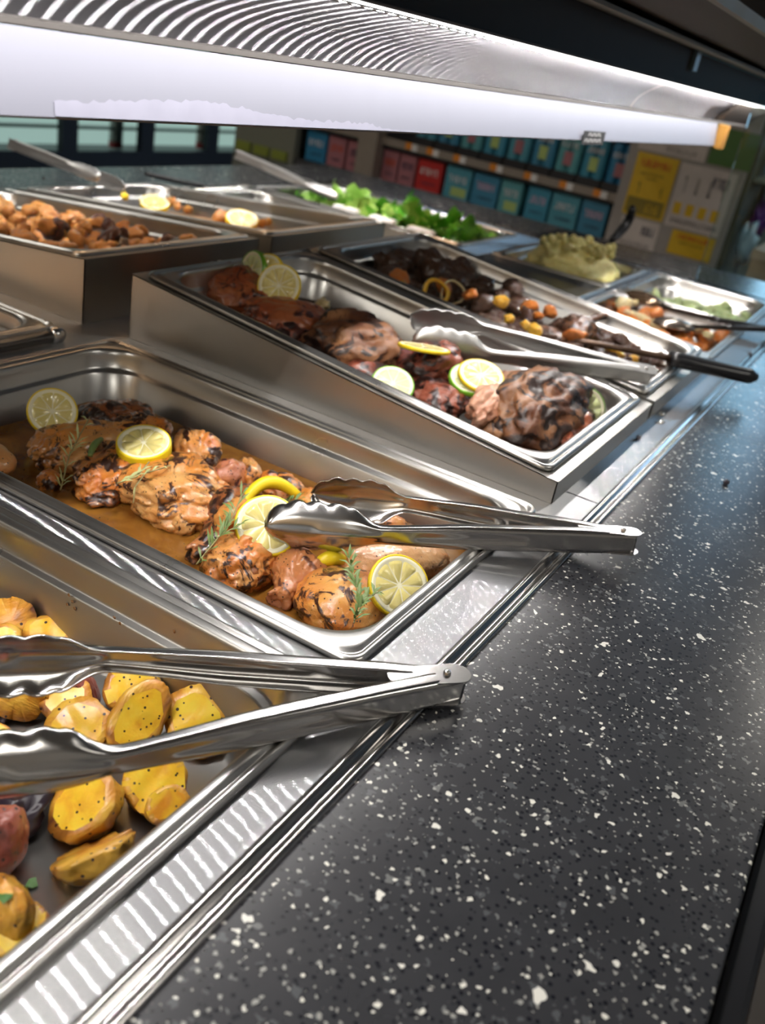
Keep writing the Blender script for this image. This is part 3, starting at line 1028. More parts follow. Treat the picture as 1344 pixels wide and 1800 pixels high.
for k, (q, lab) in enumerate(((((-0.1902,0.0587,-0.0645)), 'tiny brown crumb right of the parsley flakes'), (((-0.1853,0.0574,-0.0645)), 'tiny dark crumb above the crescent wedge'), (((-0.1939,0.0680,-0.0645)), 'small green crumb just above the parsley flakes'), (((-0.2046,0.0725,-0.0645)), 'thin herb shred left of the parsley flakes'))):
    flake(lab, q, .0017, HERB if k > 1 else plain('crumb_%d' % k, (.25, .12, .03), .5), 10 + k)

# ------------------------------------------------------------------ chicken in broth
def liquid(name, label, cx, cy, w, l, z, mat, tilt=0.0, r=.04, cz=0.0):
    V, Fc = loft([rrect(w / 2 - i, l / 2 - i, r, zz, 10) for i, zz in ((0, .0006), (.0012, .0001), (.003, 0))], False)
    n = 44
    N = 60
    V = list(V)
    Fc = list(Fc) + [tuple(range(2 * n, 3 * n))]
    o = mk(name, V, Fc, mat)
    o.location = (cx, cy, z)
    o.rotation_euler.x = tilt
    return tag(o, label, 'broth', kind='stuff')
liquid('broth', 'golden brown broth with herb specks around the grilled chicken', .1625, .265, .325 - .0535, .53 - .0535, -.051, BROTH)
Z = -.040
def chk(label, A, B, W, H, mat, style='thigh', seed=1, lift=0.0, roll=0.0, **kw):
    return food('chicken_piece', label, 'chicken', A, B, W, H, mat, style, seed, lift, roll, **kw)
chk('dark glazed chicken piece at the shaded back of the chicken pan', (0.1989,0.4409,-0.0400), (0.2733,0.4303,-0.0400), .055, .036, CHICKEN_DARK, 'thigh', 31)
chk('orange-glazed chicken top behind the yellow-rimmed thick lemon slice', (0.1938,0.4046,-0.0380), (0.2406,0.3615,-0.0380), .060, .040, CHICKEN, 'thigh', 32)
chk('tan char-marked chicken piece under the long leaning rosemary sprig', (0.1056,0.4024,-0.0420), (0.2081,0.3996,-0.0400), .062, .044, CHICKEN_PALE, 'thigh', 33)
chk('glistening orange chicken nub beside the leaning rosemary stem', (0.1213,0.3778,-0.0460), (0.1584,0.3873,-0.0460), .038, .032, CHICKEN_GOLD, 'chunk', 34, sub=4)
chk('chicken thigh with dark char lines below the thick lemon slice', (0.0950,0.3223,-0.0440), (0.1835,0.3575,-0.0360), .056, .044, CHICKEN, 'thigh', 35)
chk('largest pale chicken thigh, wrinkled and charred, in the middle of the pan', (0.1761,0.3342,-0.0400), (0.1308,0.2346,-0.0400), .094, .052, CHICKEN_PALE, 'thigh', 36)
chk('charred orange chicken skin behind the largest thigh', (0.2161,0.3432,-0.0400), (0.2494,0.3095,-0.0400), .055, .046, CHICKEN, 'thigh', 37)
chk('reddish brown chicken meat right of the largest thigh', (0.2190,0.2846,-0.0400), (0.2072,0.2511,-0.0400), .046, .040, CHICKEN_RED, 'chunk', 38, sub=4)
chk('pale orange chicken strip beside the reddish meat', (0.2554,0.2852,-0.0420), (0.2233,0.2429,-0.0420), .026, .034, CHICKEN_PALE, 'chunk', 39, sub=4)
chk('blackened chicken drumstick pointing at the near rim', (0.2032,0.2384,-0.0360), (0.0864,0.1992,-0.0460), .050, .042, CHICKEN_DARK, 'drum', 40)
chk('orange meat flank of the drumstick beside the rosemary', (0.1732,0.2225,-0.0300), (0.1203,0.1989,-0.0320), .030, .026, CHICKEN_GOLD, 'chunk', 41, sub=4)
chk('golden chicken thigh with a blackened knuckle at the near rim', (0.0948,0.1947,-0.0420), (0.1068,0.1373,-0.0400), .062, .046, CHICKEN, 'thigh', 42)
chk('blackened knuckle end resting in the broth by the near rim', (0.0875,0.1672,-0.0400), (0.0973,0.1405,-0.0400), .026, .028, CHICKEN_DARK, 'chunk', 43, sub=4)
chk('glossy orange chicken scrap between two pieces at the near rim', (0.1393,0.1684,-0.0400), (0.1071,0.1341,-0.0440), .030, .030, CHICKEN_GOLD, 'chunk', 44, sub=4)
chk('chicken leg with purplish charred tip pointing at the near rim', (0.1391,0.1241,-0.0340), (0.0839,0.1133,-0.0440), .046, .040, CHICKEN_RED, 'drum', 45)
chk('smooth golden chicken breast at the near corner under the rosemary', (0.0762,0.0929,-0.0420), (0.1617,0.0560,-0.0400), .072, .050, CHICKEN_GOLD, 'breast', 46, amp=.08, crease=.05)
chk('long pale peppered chicken breast lying beneath the lower tong arm', (0.1467,0.1032,-0.0360), (0.2525,0.0507,-0.0420), .056, .048, CHICKEN_SMOOTH, 'breast', 47, amp=.06, crease=.03)
chk('chicken piece with a dark edge between the lemon and the tong heads', (0.2070,0.1920,-0.0380), (0.2406,0.1537,-0.0400), .048, .040, CHICKEN_GOLD, 'thigh', 48)
chk('far charred chicken bit seen behind the lower tong arm', (0.2396,0.1308,-0.0420), (0.2669,0.1016,-0.0440), .036, .032, CHICKEN, 'thigh', 49, sub=4)
chk('dark chicken bit below the scalloped edge of the upper tong head', (0.2552,0.1655,-0.0440), (0.2527,0.1384,-0.0440), .028, .028, CHICKEN_DARK, 'chunk', 50, sub=4)
chk('chicken piece arching under the yellow lemon peel', (0.2077,0.2377,-0.0420), (0.2461,0.2058,-0.0420), .050, .042, CHICKEN, 'thigh', 51)
chk('small charred chicken scrap floating by the near rim', (0.0884,0.3872,-0.0480), (0.1018,0.3691,-0.0480), .028, .024, CHICKEN, 'chunk', 52, sub=4)
chk('smooth tan chicken end at the left edge of the photo', (0.0533,0.4336,-0.0300), (0.0707,0.3940,-0.0300), .040, .030, CHICKEN_SMOOTH, 'breast', 53, sub=4, amp=.05, crease=0)
chk('chicken skin fold dipping into the broth below the largest thigh', (0.1230,0.2691,-0.0460), (0.1260,0.2330,-0.0460), .030, .028, CHICKEN_PALE, 'chunk', 54, sub=4)

N_CAM = (-.72, -.55, .62)
citrus_slice('dim upright lemon slice at the shaded back left of the chicken pan', (0.1647,0.4504,-0.0220), (-.55, -.62, .62), .0240, spin=.3)
citrus_slice('thick bright lemon slice lying on the orange-glazed chicken', (0.1594,0.3273,-0.0120), (-.28, -.10, 1), .0250, t=.0125, spin=.2)
citrus_slice('large lemon slice partly covered by the lower tong head', (0.1249,0.1608,-0.0120), (-.60, -.42, .85), .0270, t=.008, spin=.9)
citrus_slice('lemon slice with white seeds line leaning at the near corner of the chicken pan', (0.1290,0.0378,-0.0140), (-.55, -.62, .80), .0250, t=.006, spin=.1)
def arc(label, A, M_, B, rad, mat, cat, name, seg=8, n=14):
    A, M_, B = Vector(A), Vector(M_), Vector(B)
    pts = []
    for k in range(n + 1):
        u = k / n
        pts.append((1 - u) ** 2 * A + 2 * u * (1 - u) * M_ + u * u * B)
    base = pts[0].copy()
    V, Fc = tube([p - base for p in pts], [rad * (.7 + .3 * math.sin(PI * k / n)) for k in range(n + 1)], seg)
    o = mk(name, V, Fc, mat)
    o.location = base
    return tag(o, label, cat)
arc('arched yellow lemon peel standing behind the large lemon slice', (0.1629,0.2144,-0.0300), (0.1970,0.2213,0.0000), (0.2174,0.1920,-0.0280), .0062, LEMON_RIND, 'lemon peel', 'lemon_peel')
arc('yellow lemon rind glimpsed beneath the lower tong head', (0.1287,0.1100,-0.0260), (0.1348,0.1044,-0.0180), (0.1473,0.0988,-0.0260), .0065, LEMON_RIND, 'lemon peel', 'lemon_peel')
sprig('long rosemary sprig leaning over the tan chicken at the left', [(0.1616,0.3976,-0.0080), (0.1283,0.3759,-0.0100), (0.1071,0.3658,-0.0200), (0.0868,0.3542,-0.0440)], leaf=.015, n=24, mat=ROSEMARY_PALE, seed=2)
sprig('pale rosemary sprig hanging below the thick lemon slice', [(0.1391,0.3022,-0.0120), (0.1093,0.2887,-0.0120), (0.0960,0.2982,-0.0180)], leaf=.016, n=14, mat=ROSEMARY_PALE, seed=3, spread=.3)
sprig('thin pale herb stem trailing from the thick lemon slice over the big thigh', [(0.1457,0.2831,-0.0100), (0.1197,0.2888,-0.0120), (0.1071,0.2873,-0.0200), (0.1027,0.2846,-0.0340)], leaf=.010, n=6, mat=ROSEMARY_PALE, seed=4, spread=.3)
sprig('rosemary sprig lying along the blackened drumstick', [(0.1496,0.2068,-0.0100), (0.1144,0.1889,-0.0120), (0.0932,0.1810,-0.0140), (0.0661,0.1832,-0.0340)], leaf=.016, n=26, seed=5)
sprig('short rosemary tuft crossing toward the large lemon slice', [(0.1036,0.1748,-0.0100), (0.0882,0.1772,-0.0120), (0.0828,0.1782,-0.0140)], leaf=.014, n=16, seed=6)
sprig('rosemary tuft under the arched lemon peel', [(0.1877,0.1711,-0.0140), (0.1802,0.1795,-0.0160), (0.1783,0.1881,-0.0200)], leaf=.012, n=22, seed=7, spread=.6)
sprig('dark rosemary sprig on the breast beside the near corner lemon', [(0.1250,0.0830,-0.0060), (0.1046,0.0646,-0.0080), (0.0869,0.0482,-0.0100), (0.0663,0.0388,-0.0180)], leaf=.013, n=40, seed=8, wid=.0013)
sprig('curved rosemary twig crossing the near corner sprig', [(0.1012,0.0428,-0.0100), (0.0816,0.0429,-0.0100), (0.0667,0.0394,-0.0160)], leaf=.012, n=16, seed=9, wid=.0013)
o = arc('narrow sage leaf lying between two chicken pieces', (0.1406,0.3615,-0.0120), (0.1210,0.3530,-0.0080), (0.1134,0.3474,-0.0160), .0032, ROSEMARY, 'herb leaf', 'sage_leaf')

# ------------------------------------------------------------------ roast meat, tilted pan
def meat(label, A, B, W, H, mat, style='roast', seed=1, cat='roast meat', name='roast_meat', **kw):
    kw.setdefault('amp', .17)
    kw.setdefault('crease', .09)
    W, H = W * 1.12, H * 1.1
    return food(name, label, cat, A, B, W, H, mat, style, seed, **kw)
V, Fc = loft([rrect(.322 / 2 - .027 - i, .514 / 2 - .027 - i, .04, z_, 10) for i, z_ in ((0, -.0504), (.001, -.051))], True)
for b_, lab in ((near[2], 'thin dark meat juice on the floor of the roast meat pan'), (near[3], 'dark gravy under the beef and peppers')):
    lq = mk('gravy', V, Fc, BROTH_DARK)
    lq.location = ((b_[0] + b_[1]) / 2, (b_[2] + b_[3]) / 2, .0505)
    lq.rotation_euler.x = TILT
    tag(lq, lab, 'gravy', kind='stuff')
meat('dark shaded roast joint at the back of the roast meat pan', (0.4541,0.5235,0.0473), (0.5298,0.4704,0.0421), .090, .050, ROAST_ORANGE, 'roast', 61)
meat('smaller dark roast piece behind the green lime at the back', (0.5668,0.5455,0.0435), (0.6105,0.5011,0.0391), .060, .040, ROAST, 'roast', 62)
meat('glossy reddish-orange roast slab in front of the tilted lemon', (0.4243,0.4287,0.0400), (0.5501,0.3772,0.0330), .075, .048, ROAST_ORANGE, 'breast', 63, amp=.10)
meat('flat reddish flank of roast tucked against the near rim', (0.4264,0.3999,0.0312), (0.4852,0.3586,0.0271), .055, .040, ROAST_RED, 'breast', 64, amp=.10)
meat('creased brown roast joint in the middle of the tilted pan', (0.4397,0.3492,0.0342), (0.5335,0.2747,0.0269), .088, .062, ROAST, 'roast', 65, amp=.16, crease=.08)
meat('pinkish roast nub rising behind the creased brown joint', (0.5250,0.3533,0.0366), (0.5583,0.3402,0.0353), .034, .030, PORK, 'chunk', 66, sub=4)
meat('red roast corner standing at the right of the creased joint', (0.5475,0.3212,0.0355), (0.5498,0.2932,0.0327), .034, .034, ROAST_RED, 'chunk', 67, sub=4)
meat('dark lower edge meat beneath the creased brown joint', (0.4333,0.2908,0.0165), (0.4829,0.2507,0.0126), .045, .034, ROAST_RED, 'roast', 68, sub=4)
meat('dark brown roast end left of the reddish torn joint', (0.5497,0.2910,0.0225), (0.5079,0.2411,0.0176), .050, .046, ROAST, 'chunk', 69, sub=4)
meat('reddish torn roast joint under the edge-on yellow lemon', (0.5346,0.2655,0.0260), (0.5120,0.1841,0.0180), .070, .056, ROAST_RED, 'roast', 70, amp=.2)
meat('purplish roast flap sliding below the reddish torn joint', (0.4736,0.2264,0.0122), (0.4783,0.1536,0.0051), .050, .036, ROAST_RED, 'roast', 71)
meat('pale torn chunk of pulled meat between the lemon and the largest roast', (0.4490,0.1280,0.0145), (0.5560,0.1273,0.0205), .038, .040, PORK, 'roast', 72, amp=.2)
meat('small dark gap-filling meat scrap by the near rim', (0.4643,0.1281,0.0006), (0.4737,0.0933,-0.0029), .034, .028, ROAST, 'chunk', 73, sub=4)
meat('small pink meat lump behind the lemon slice', (0.5980,0.1663,0.0143), (0.6191,0.1439,0.0121), .030, .028, PORK, 'chunk', 74, sub=4)
meat('largest brown roast joint at the near right corner of the tilted pan', (0.4516,0.0816,0.0140), (0.6224,0.0934,0.0172), .080, .070, ROAST, 'roast', 75, amp=.16, crease=.08)
meat('glossy dark side of the roast at the near corner', (0.4827,0.0534,-0.0008), (0.5902,0.0553,0.0014), .050, .046, ROAST_ORANGE, 'roast', 76)
meat('orange sinew strand on the largest roast joint', (0.6153,0.1001,0.0238), (0.5923,0.0714,0.0170), .014, .016, CHICKEN_GOLD, 'chunk', 77, sub=3)
citrus_slice('tilted lemon slice leaning at the back of the roast meat pan', (0.4934,0.4295,0.0701), (-.88, -.30, .42), .0270, t=.008, spin=.2)
citrus_slice('shaded lemon slice behind the tilted one', (0.5122,0.4638,0.0735), (-.88, .1, .35), .0260, t=.006, spin=.5)
citrus_slice('dark green lime slice at the very back of the roast meat pan', (0.5181,0.4863,0.0697), (-.9, .35, .2), .0260, 'lime', t=.012)
citrus_slice('edge-on yellow lemon slice on the reddish torn joint', (0.4808,0.2185,0.0594), (.15, .10, 1), .0300, t=.004)
citrus_slice('bright lemon slice lying on a lime slice mid-pan', (0.5090,0.1555,0.0412), (-.35, -.25, 1), .0270, t=.005, spin=.4)
citrus_slice('lime slice tucked under the bright lemon slice', (0.5059,0.1646,0.0341), (-.35, -.20, 1), .0265, 'lime', t=.006)
citrus_slice('pale lime slice pressed against the near rim of the roast pan', (0.4193,0.2180,0.0294), (-.50, -.35, .9), .0240, 'lime', t=.005)
citrus_slice('upright lime slice with green rind at the right end of the roast pan', (0.5851,0.0501,0.0189), (-.62, -.72, .45), .0265, 'lime', t=.009, spin=.3)
crumple('garlic_bit', 'small pale green-white onion bit behind the tilted lemon', 'onion', (0.5861,0.4219,0.0373), .012, PALEVEG, 8, .5)
crumple('garlic_bit', 'small brown herb bit at the far right corner of the roast pan', 'herb', (0.7195,0.0607,-0.0131), .006, CHICKEN_GOLD, 9, .5)

# ------------------------------------------------------------------ beef and peppers
def variants(n, style, amp, sub=3, seed0=100, crease=.1):
    out = []
    for k in range(n):
        V, Fc, _ = lump(1, 1, 1, style, seed0 + k, amp, sub, crease)
        me = bpy.data.meshes.new('piece')
        me.from_pydata([tuple(v) for v in V], [], Fc)
        me.polygons.foreach_set('use_smooth', [True] * len(me.polygons))
        me.update()
        out.append(me)
    return out
def chunk_set(mat, n, style='chunk', seed0=100, amp=.22):
    vs = variants(n, style, amp, 3, seed0)
    for me in vs:
        me.materials.append(mat)
    return vs
def scatter(name, label, cat, group, meshes, spots, rnd, size, flat=.75):
    for (x_, y_, z_) in spots:
        o = bpy.data.objects.new(name, rnd.choice(meshes))
        s = size * rnd.uniform(.7, 1.25)
        o.location = (x_, y_, z_)
        o.scale = (s, s * rnd.uniform(.7, 1), s * flat * rnd.uniform(.7, 1.1))
        o.rotation_euler = (rnd.uniform(-.6, .6), rnd.uniform(-.6, .6), rnd.uniform(0, 6.28))
        col.objects.link(o)
        tag(o, label, cat, group)
def heap(b, sgn, n, rnd, x_in=.035, y0=.04, y1=.96, low=-.048, high=-.020, zbase=.0505, bias=None):
    """points inside a pan given by its bounds; follows the tilt"""
    x0, x1, ya, yb = b
    out = []
    for k in range(n):
        u = rnd.random()
        x_ = x0 + x_in + (x1 - x0 - 2 * x_in) * rnd.random()
        y_ = ya + (yb - ya) * (y0 + (y1 - y0) * u)
        z_ = rnd.uniform(low, high)
        cy = (ya + yb) / 2
        out.append((x_, y_, zbase + (y_ - cy) * sgn * .098 + z_))
    return out
rnd = random.Random(21)
beef = chunk_set(BEEF, 7, 'roast', 110, .38)
bx = near[3]
scatter('beef_chunk', 'dark braised beef chunk in the tilted beef and pepper pan', 'beef', 'beef chunks in the tilted pan', beef, heap(bx, 1, 150, rnd, .042, .05, .93, -.050, -.020), rnd, .042)
scatter('beef_chunk', 'dark braised beef chunk in the tilted beef and pepper pan', 'beef', 'beef chunks in the tilted pan', beef,
        [(0.8981,0.3014,0.0435), (0.8259,0.2970,0.0411), (0.8637,0.2614,0.0376), (0.8589,0.2350,0.0330), (0.7551,0.2531,0.0308), (0.9476,0.3038,0.0458), (0.8270,0.1932,0.0249), (0.8833,0.1919,0.0248), (0.8477,0.4570,0.0508), (0.8940,0.4198,0.0471), (0.8854,0.3739,0.0426)], rnd, .040)
scatter('carrot_piece', 'orange pepper piece among the dark beef chunks', 'vegetable', 'orange pieces among the beef', chunk_set(CARROT, 3, 'chunk', 130), [(0.7720,0.2998,0.0614), (0.8843,0.2163,0.0452), (0.8644,0.2412,0.0476), (0.7903,0.3490,0.0562), (0.8492,0.1592,0.0316), (0.7590,0.4081,0.0560), (0.8399,0.2172,0.0453)], rnd, .030)
scatter('pepper_piece', 'yellow pepper piece among the dark beef chunks', 'vegetable', 'yellow pieces among the beef', chunk_set(PEPPER_Y, 3, 'chunk', 140), [(0.8104,0.2663,0.0561), (0.7720,0.2072,0.0443), (0.7682,0.1925,0.0429), (0.8698,0.0936,0.0212), (0.8835,0.1134,0.0211), (0.7392,0.3919,0.0544), (0.8900,0.0784,0.0137), (0.7764,0.2354,0.0451)], rnd, .024)
def ring(label, c, normal, r, w, mat, name, cat):
    q = Vector(normal).normalized().to_track_quat('Z', 'X')
    N = 32
    rings = []
    for i in range(N):
        a = 2 * PI * i / N
        rr = r * (1 + .07 * math.sin(3 * a))
        rings.append([((rr + dx) * math.cos(a), (rr + dx) * math.sin(a), dz) for dx, dz in ((-w, -w), (w * .6, -w * 1.1), (w, 0), (w * .6, w * 1.1), (-w, w))])
    rings.append(rings[0])
    V, Fc = loft(rings)
    o = mk(name, V, Fc, mat)
    o.matrix_world = Matrix.Translation(Vector(c)) @ q.to_matrix().to_4x4()
    return tag(o, label, cat)
ring('orange-yellow pepper ring standing in the beef pan above the tongs', (0.7473,0.3408,0.0554), (-.75, -.6, .35), .0175, .0030, PEPPER_Y, 'pepper_ring', 'pepper')
ring('pale translucent onion ring right of the pepper ring', (0.7809,0.3299,0.0543), (-.85, -.4, .3), .0165, .0016, PALEVEG, 'onion_ring', 'onion')
arc('curled dark beef strip resting on the serving spoon shaft', (0.8483,0.1643,0.0200), (0.9674,0.1911,0.0300), (0.9898,0.1582,0.0400), .0075, BEEF, 'beef', 'beef_strip')
meat('ragged dark beef clump at the bend of the serving spoon shaft', (0.8519,0.1762,0.0260), (0.9086,0.1514,0.0260), .046, .046, BEEF, 'roast', 81, cat='beef', name='beef_clump', sub=4)

# ------------------------------------------------------------------ far right pans
rnd = random.Random(31)
b = near[4]
def flatheap(b, n, rnd, lo, hi, inx=.035, iny=.03):
    return [(rnd.uniform(b[0] + inx, b[1] - inx), rnd.uniform(b[2] + iny, b[3] - iny), rnd.uniform(lo, hi)) for _ in range(n)]
scatter('carrot_piece', 'glazed orange carrot piece in the half pan under the ladles', 'vegetable', 'glazed carrots in the half pan', chunk_set(CARROT, 4, 'chunk', 150), flatheap(b, 100, rnd, -.046, -.010), rnd, .040)
scatter('pale_vegetable', 'pale cream vegetable piece among the glazed carrots', 'vegetable', 'pale pieces among the carrots', chunk_set(PALEVEG, 3, 'chunk', 160), flatheap(b, 14, rnd, -.010, -.002), rnd, .030)
b = near[5]
scatter('green_vegetable', 'pale green vegetable slice in the far corner half pan', 'vegetable', 'pale green vegetables in the corner pan', chunk_set(GREENVEG, 4, 'chunk', 170), flatheap(b, 85, rnd, -.050, -.022), rnd, .044, .5)
# mash
b = near[7]
D, Fc = ico(5)
V = []
for d in D:
    p = Vector(d)
    n = noise.fractal(p * 2.4, .9, 2.1, 3) * .10 + .10 * abs(noise.noise(p * 6.0)) + .05 * noise.noise(p * 14)
    r = 1 + n
    V.append((d[0] * .125 * r, d[1] * .098 * r, max(-.045, d[2] * .062 * r)))
mash = mk('mash', V, Fc, MASH)
mash.location = ((b[0] + b[1]) / 2 - .005, (b[2] + b[3]) / 2 + .0, -.022)
tag(mash, 'heaped mound of pale yellow lumpy mash in the half pan', 'mash', kind='stuff')
scatter('mash_lump', 'loose pale yellow lump on top of the mash heap', 'mash', 'lumps on the mash heap', chunk_set(MASH, 4, 'chunk', 180), [(1.585 + rnd.gauss(0, .045), .412 + rnd.gauss(0, .035), rnd.uniform(.022, .046)) for _ in range(60)], rnd, .024, .9)

# ladles and serving spoon
def spoon(name, label, bowl, neck, joint, end, r=.030, hr=.0085, bowl_mat=None, handle_mat=None, shaft_mat=None, bowl_n=(0, 0, 1), invert=True):
    bowl, neck, joint, end = map(Vector, (bowl, neck, joint, end))
    root = empty(name, label, 'serving spoon', bowl)
    q = Vector(bowl_n).normalized().to_track_quat('Z', 'X')
    ax = (neck - bowl)
    ang = math.atan2(ax.y, ax.x)
    N = 24
    rings = []
    s = -1 if not invert else 1
    for k in range(7):
        a = PI / 2 * k / 6
        rings.append([(r * 1.35 * math.cos(a) * math.cos(2 * PI * i / N), r * math.cos(a) * math.sin(2 * PI * i / N), s * r * .45 * math.sin(a)) for i in range(N)])
    V, Fc = loft(rings, False)
    o = mk('bowl', V, Fc, bowl_mat or STEEL_BRIGHT, root)
    o.rotation_euler.z = ang
    md = o.modifiers.new('thick', 'SOLIDIFY'); md.thickness = .0012
    V, Fc = tube([bowl + (neck - bowl).normalized() * r * 1.2 - bowl, neck - bowl, joint - bowl], [.0052, .004, .0045], 8)
    mk('shaft', V, Fc, shaft_mat or STEEL_BRIGHT, root)
    d = end - joint
    L = d.length
    x = d.normalized()
    y = Vector((0, 0, 1)).cross(x).normalized()
    z = x.cross(y)
    rings = []
    for k in range(13):
        u = k / 12
        w_ = hr * (1.0 + .25 * math.sin(PI * u)) * (1 if u < .93 else math.sqrt(max(0.02, 1 - ((u - .93) / .075) ** 2)))
        t_ = hr * .90 * (1 if u < .93 else math.sqrt(max(.05, 1 - ((u - .93) / .08) ** 2)))
        c = joint - bowl + x * L * u
        rings.append([tuple(c + y * w_ * math.cos(2 * PI * i / 14) + z * t_ * math.sin(2 * PI * i / 14)) for i in range(14)])
    V, Fc = loft(rings, True, True)
    h = mk('handle', V, Fc, handle_mat or BLACK, root)
    if (handle_mat or BLACK) is BLACK:
        h['label'] = 'black plastic handle'
    return root
spoon('serving_spoon', 'steel serving spoon with a thick black handle reaching over the worktop', (0.8444,0.1991,0.0220), (0.8477,0.1530,0.0270), (0.8623,0.0235,0.0380), (0.9375,-0.0858,0.0300), .026, .0118, shaft_mat=plain('browned_steel', (.10, .06, .04), .3, .6), bowl_mat=BEEF)
spoon('ladle', 'dark upturned ladle farther back over the carrot pan', (1.4123,0.2023,-0.0020), (1.3724,0.1335,0.0040), (1.3612,0.0622,0.0100), (1.4068,-0.1038,0.0180), .034, .0060, plain('brown_ladle_metal', (.16, .10, .06), .2, .7), BLACK, DARKMETAL)
spoon('ladle', 'dark upturned ladle nearer the camera over the carrot pan', (1.2512,0.1052,0.0000), (1.2764,0.0685,0.0060), (1.3171,0.0269,0.0100), (1.4985,-0.1234,0.0200), .030, .0060, plain('grey_ladle_metal', (.22, .18, .15), .22, .8), BLACK, DARKMETAL)
o = arc('curved black ladle handle standing at the far end of the bar', (1.9157,0.4340,0.0200), (2.0388,0.4321,0.0550), (1.9502,0.4157,0.1000), .012, BLACK, 'ladle', 'ladle')
o = arc('thin black utensil handle lying over the pan beyond the lemon broth', (1.067, 1.179, .030), (1.13, 1.17, .018), (1.235, 1.165, .004), .006, BLACK, 'utensil', 'utensil')

# ------------------------------------------------------------------ far row foods
rnd = random.Random(41)
b = far[1]
scatter('roast_bit', 'orange-gold roast bit in the raised pan at the left', 'roast bits', 'orange roast bits in the raised pan', chunk_set(SHRED, 6, 'chunk', 190), heap(b, -1, 240, rnd, .042, .05, .97, -.046, -.008), rnd, .029)
scatter('charred_bit', 'charred dark bit along the near side of the raised pan', 'roast bits', 'charred bits in the raised pan', chunk_set(BEEF, 3, 'chunk', 200), heap((b[0] + .12, b[1], b[2], b[3]), -1, 22, rnd, .04, .06, .22, -.040, -.020), rnd, .036)
scatter('red_pepper_piece', 'red pepper piece among the orange roast bits', 'vegetable', 'red peppers among the roast bits', chunk_set(ROAST_RED, 2, 'chunk', 210), heap(b, -1, 8, rnd, .06, .1, .6, -.016, -.008), rnd, .032)
b = far[2]
lq = mk('broth', *loft([rrect(.322 / 2 - .026 - i, .514 / 2 - .026 - i, .04, z_, 10) for i, z_ in ((0, -.0434), (.001, -.044))], True), broth('pale_orange_broth', (0.62, 0.38, 0.18), (0.50, 0.26, 0.10)))
lq.location = ((b[0] + b[1]) / 2, (b[2] + b[3]) / 2, .0505)
lq.rotation_euler.x = -TILT
tag(lq, 'pale orange broth in the raised far-row pan', 'broth', kind='stuff')
citrus_slice('lemon slice at the near right corner of the pale broth pan', (0.9488,0.8372,0.0253), (-.3, -.25, 1), .030, t=.008)
citrus_slice('lemon slice beside orange peel at the back of the pale broth pan', (0.9328,1.0283,0.0105), (-.3, -.2, 1), .028, t=.008)
scatter('orange_peel', 'orange bit floating in the pale broth pan', 'vegetable', 'orange bits in the pale broth', chunk_set(SHRED, 3, 'chunk', 220), [(0.9595,1.0137,0.0160), (0.9406,0.9803,0.0172), (0.9656,1.0324,0.0061), (0.9853,0.9931,0.0060), (0.9535,0.8922,0.0159), (0.9816,0.8169,0.0233), (1.0111,0.8193,0.0230), (0.9640,0.8807,0.0150)], rnd, .030)
crumple('lemon_bit', 'small yellow lemon bit stuck on the rear tong tip', 'lemon', (0.7664,0.9452,0.0487), .007, LEMON_RIND, 12, .8)
crumple('tomato_bit', 'small red tomato bit in the dark pan at the back', 'tomato', (1.3787,1.1074,-0.0120), .016, CARROT, 13, .6)
crumple('tomato_bit', 'small red tomato bit seen through the rear tong arms', 'tomato', (0.9077,1.2906,-0.0100), .012, ROAST_RED, 14, .6)
b = far[0]
V, Fc = loft([[(.045 * a * math.cos(2 * PI * i / 32), .075 * a * math.sin(2 * PI * i / 32), z_) for i in range(32)] for a, z_ in ((.7, -.03), (1, -.02), (1, .0), (.94, .0015), (.86, -.004), (.5, -.012), (.05, -.014))], True)
o = mk('round_dish', V, Fc, plain('beige_ceramic', (.55, .36, .25), .25))
o.location = (.215, .70, -.028)
tag(o, 'round pinkish beige dish sunk in the pan at the left edge', 'dish')
V, Fc = loft([rrect(.27 / 2 - i, .475 / 2 - i, .04, z_, 8) for i, z_ in ((0, 0), (.01, .003), (.03, .001))], True)
o = mk('added_tan_fill', V, Fc, plain('tan_bounce_fill', (.66, .46, .28), .35))  # added fill that gives the steel riser a tan reflection
o.location = ((b[0] + b[1]) / 2, (b[2] + b[3]) / 2, -.040)
tag(o, 'creamy beige food around the round dish at the left edge', 'cream', kind='stuff')
# droplets and crumbs
x = NT('water')
WATER = x.set(Base_Color=(1, 1, 1), Roughness=0.02, Transmission_Weight=1.0, IOR=1.33)
D, Fc = ico(2)
for q, rr_, lab in (((0.3626,0.0362,-0.0020), .0016, 'largest water drop on the seam of the roast meat riser'), ((0.3618,0.0292,-0.0020), .0012, 'second water drop on the seam of the roast meat riser'), ((0.3618,0.0184,-0.0020), .0013, 'third water drop on the seam of the roast meat riser'), ((0.3618,0.0077,-0.0020), .0014, 'water drop on the riser seam nearest the front corner')):
    o = mk('water_drop', [(v[0] * rr_, v[1] * rr_, max(-.3, v[2]) * rr_) for v in D], Fc, WATER)
    o.location = q
    tag(o, lab, 'water drop')
crumple('food_crumb', 'dark food crumb lying alone on the far part of the stone worktop', 'crumb', (0.5625,-0.1262,0.0012), .0042, CHARLEAF, 41, .5)
crumple('food_crumb', 'dark food crumb on the steel strip beside the roast meat riser', 'crumb', (0.6139,-0.0135,-0.0010), .0040, CHARLEAF, 42, .5)
crumple('food_crumb', 'tiny food crumb on the edge trim near the far pans', 'crumb', (1.2049,-0.0394,0.0020), .0045, CHARLEAF, 43, .5)
fm = plain('brown_herb_fleck', (.16, .07, .02), .5)
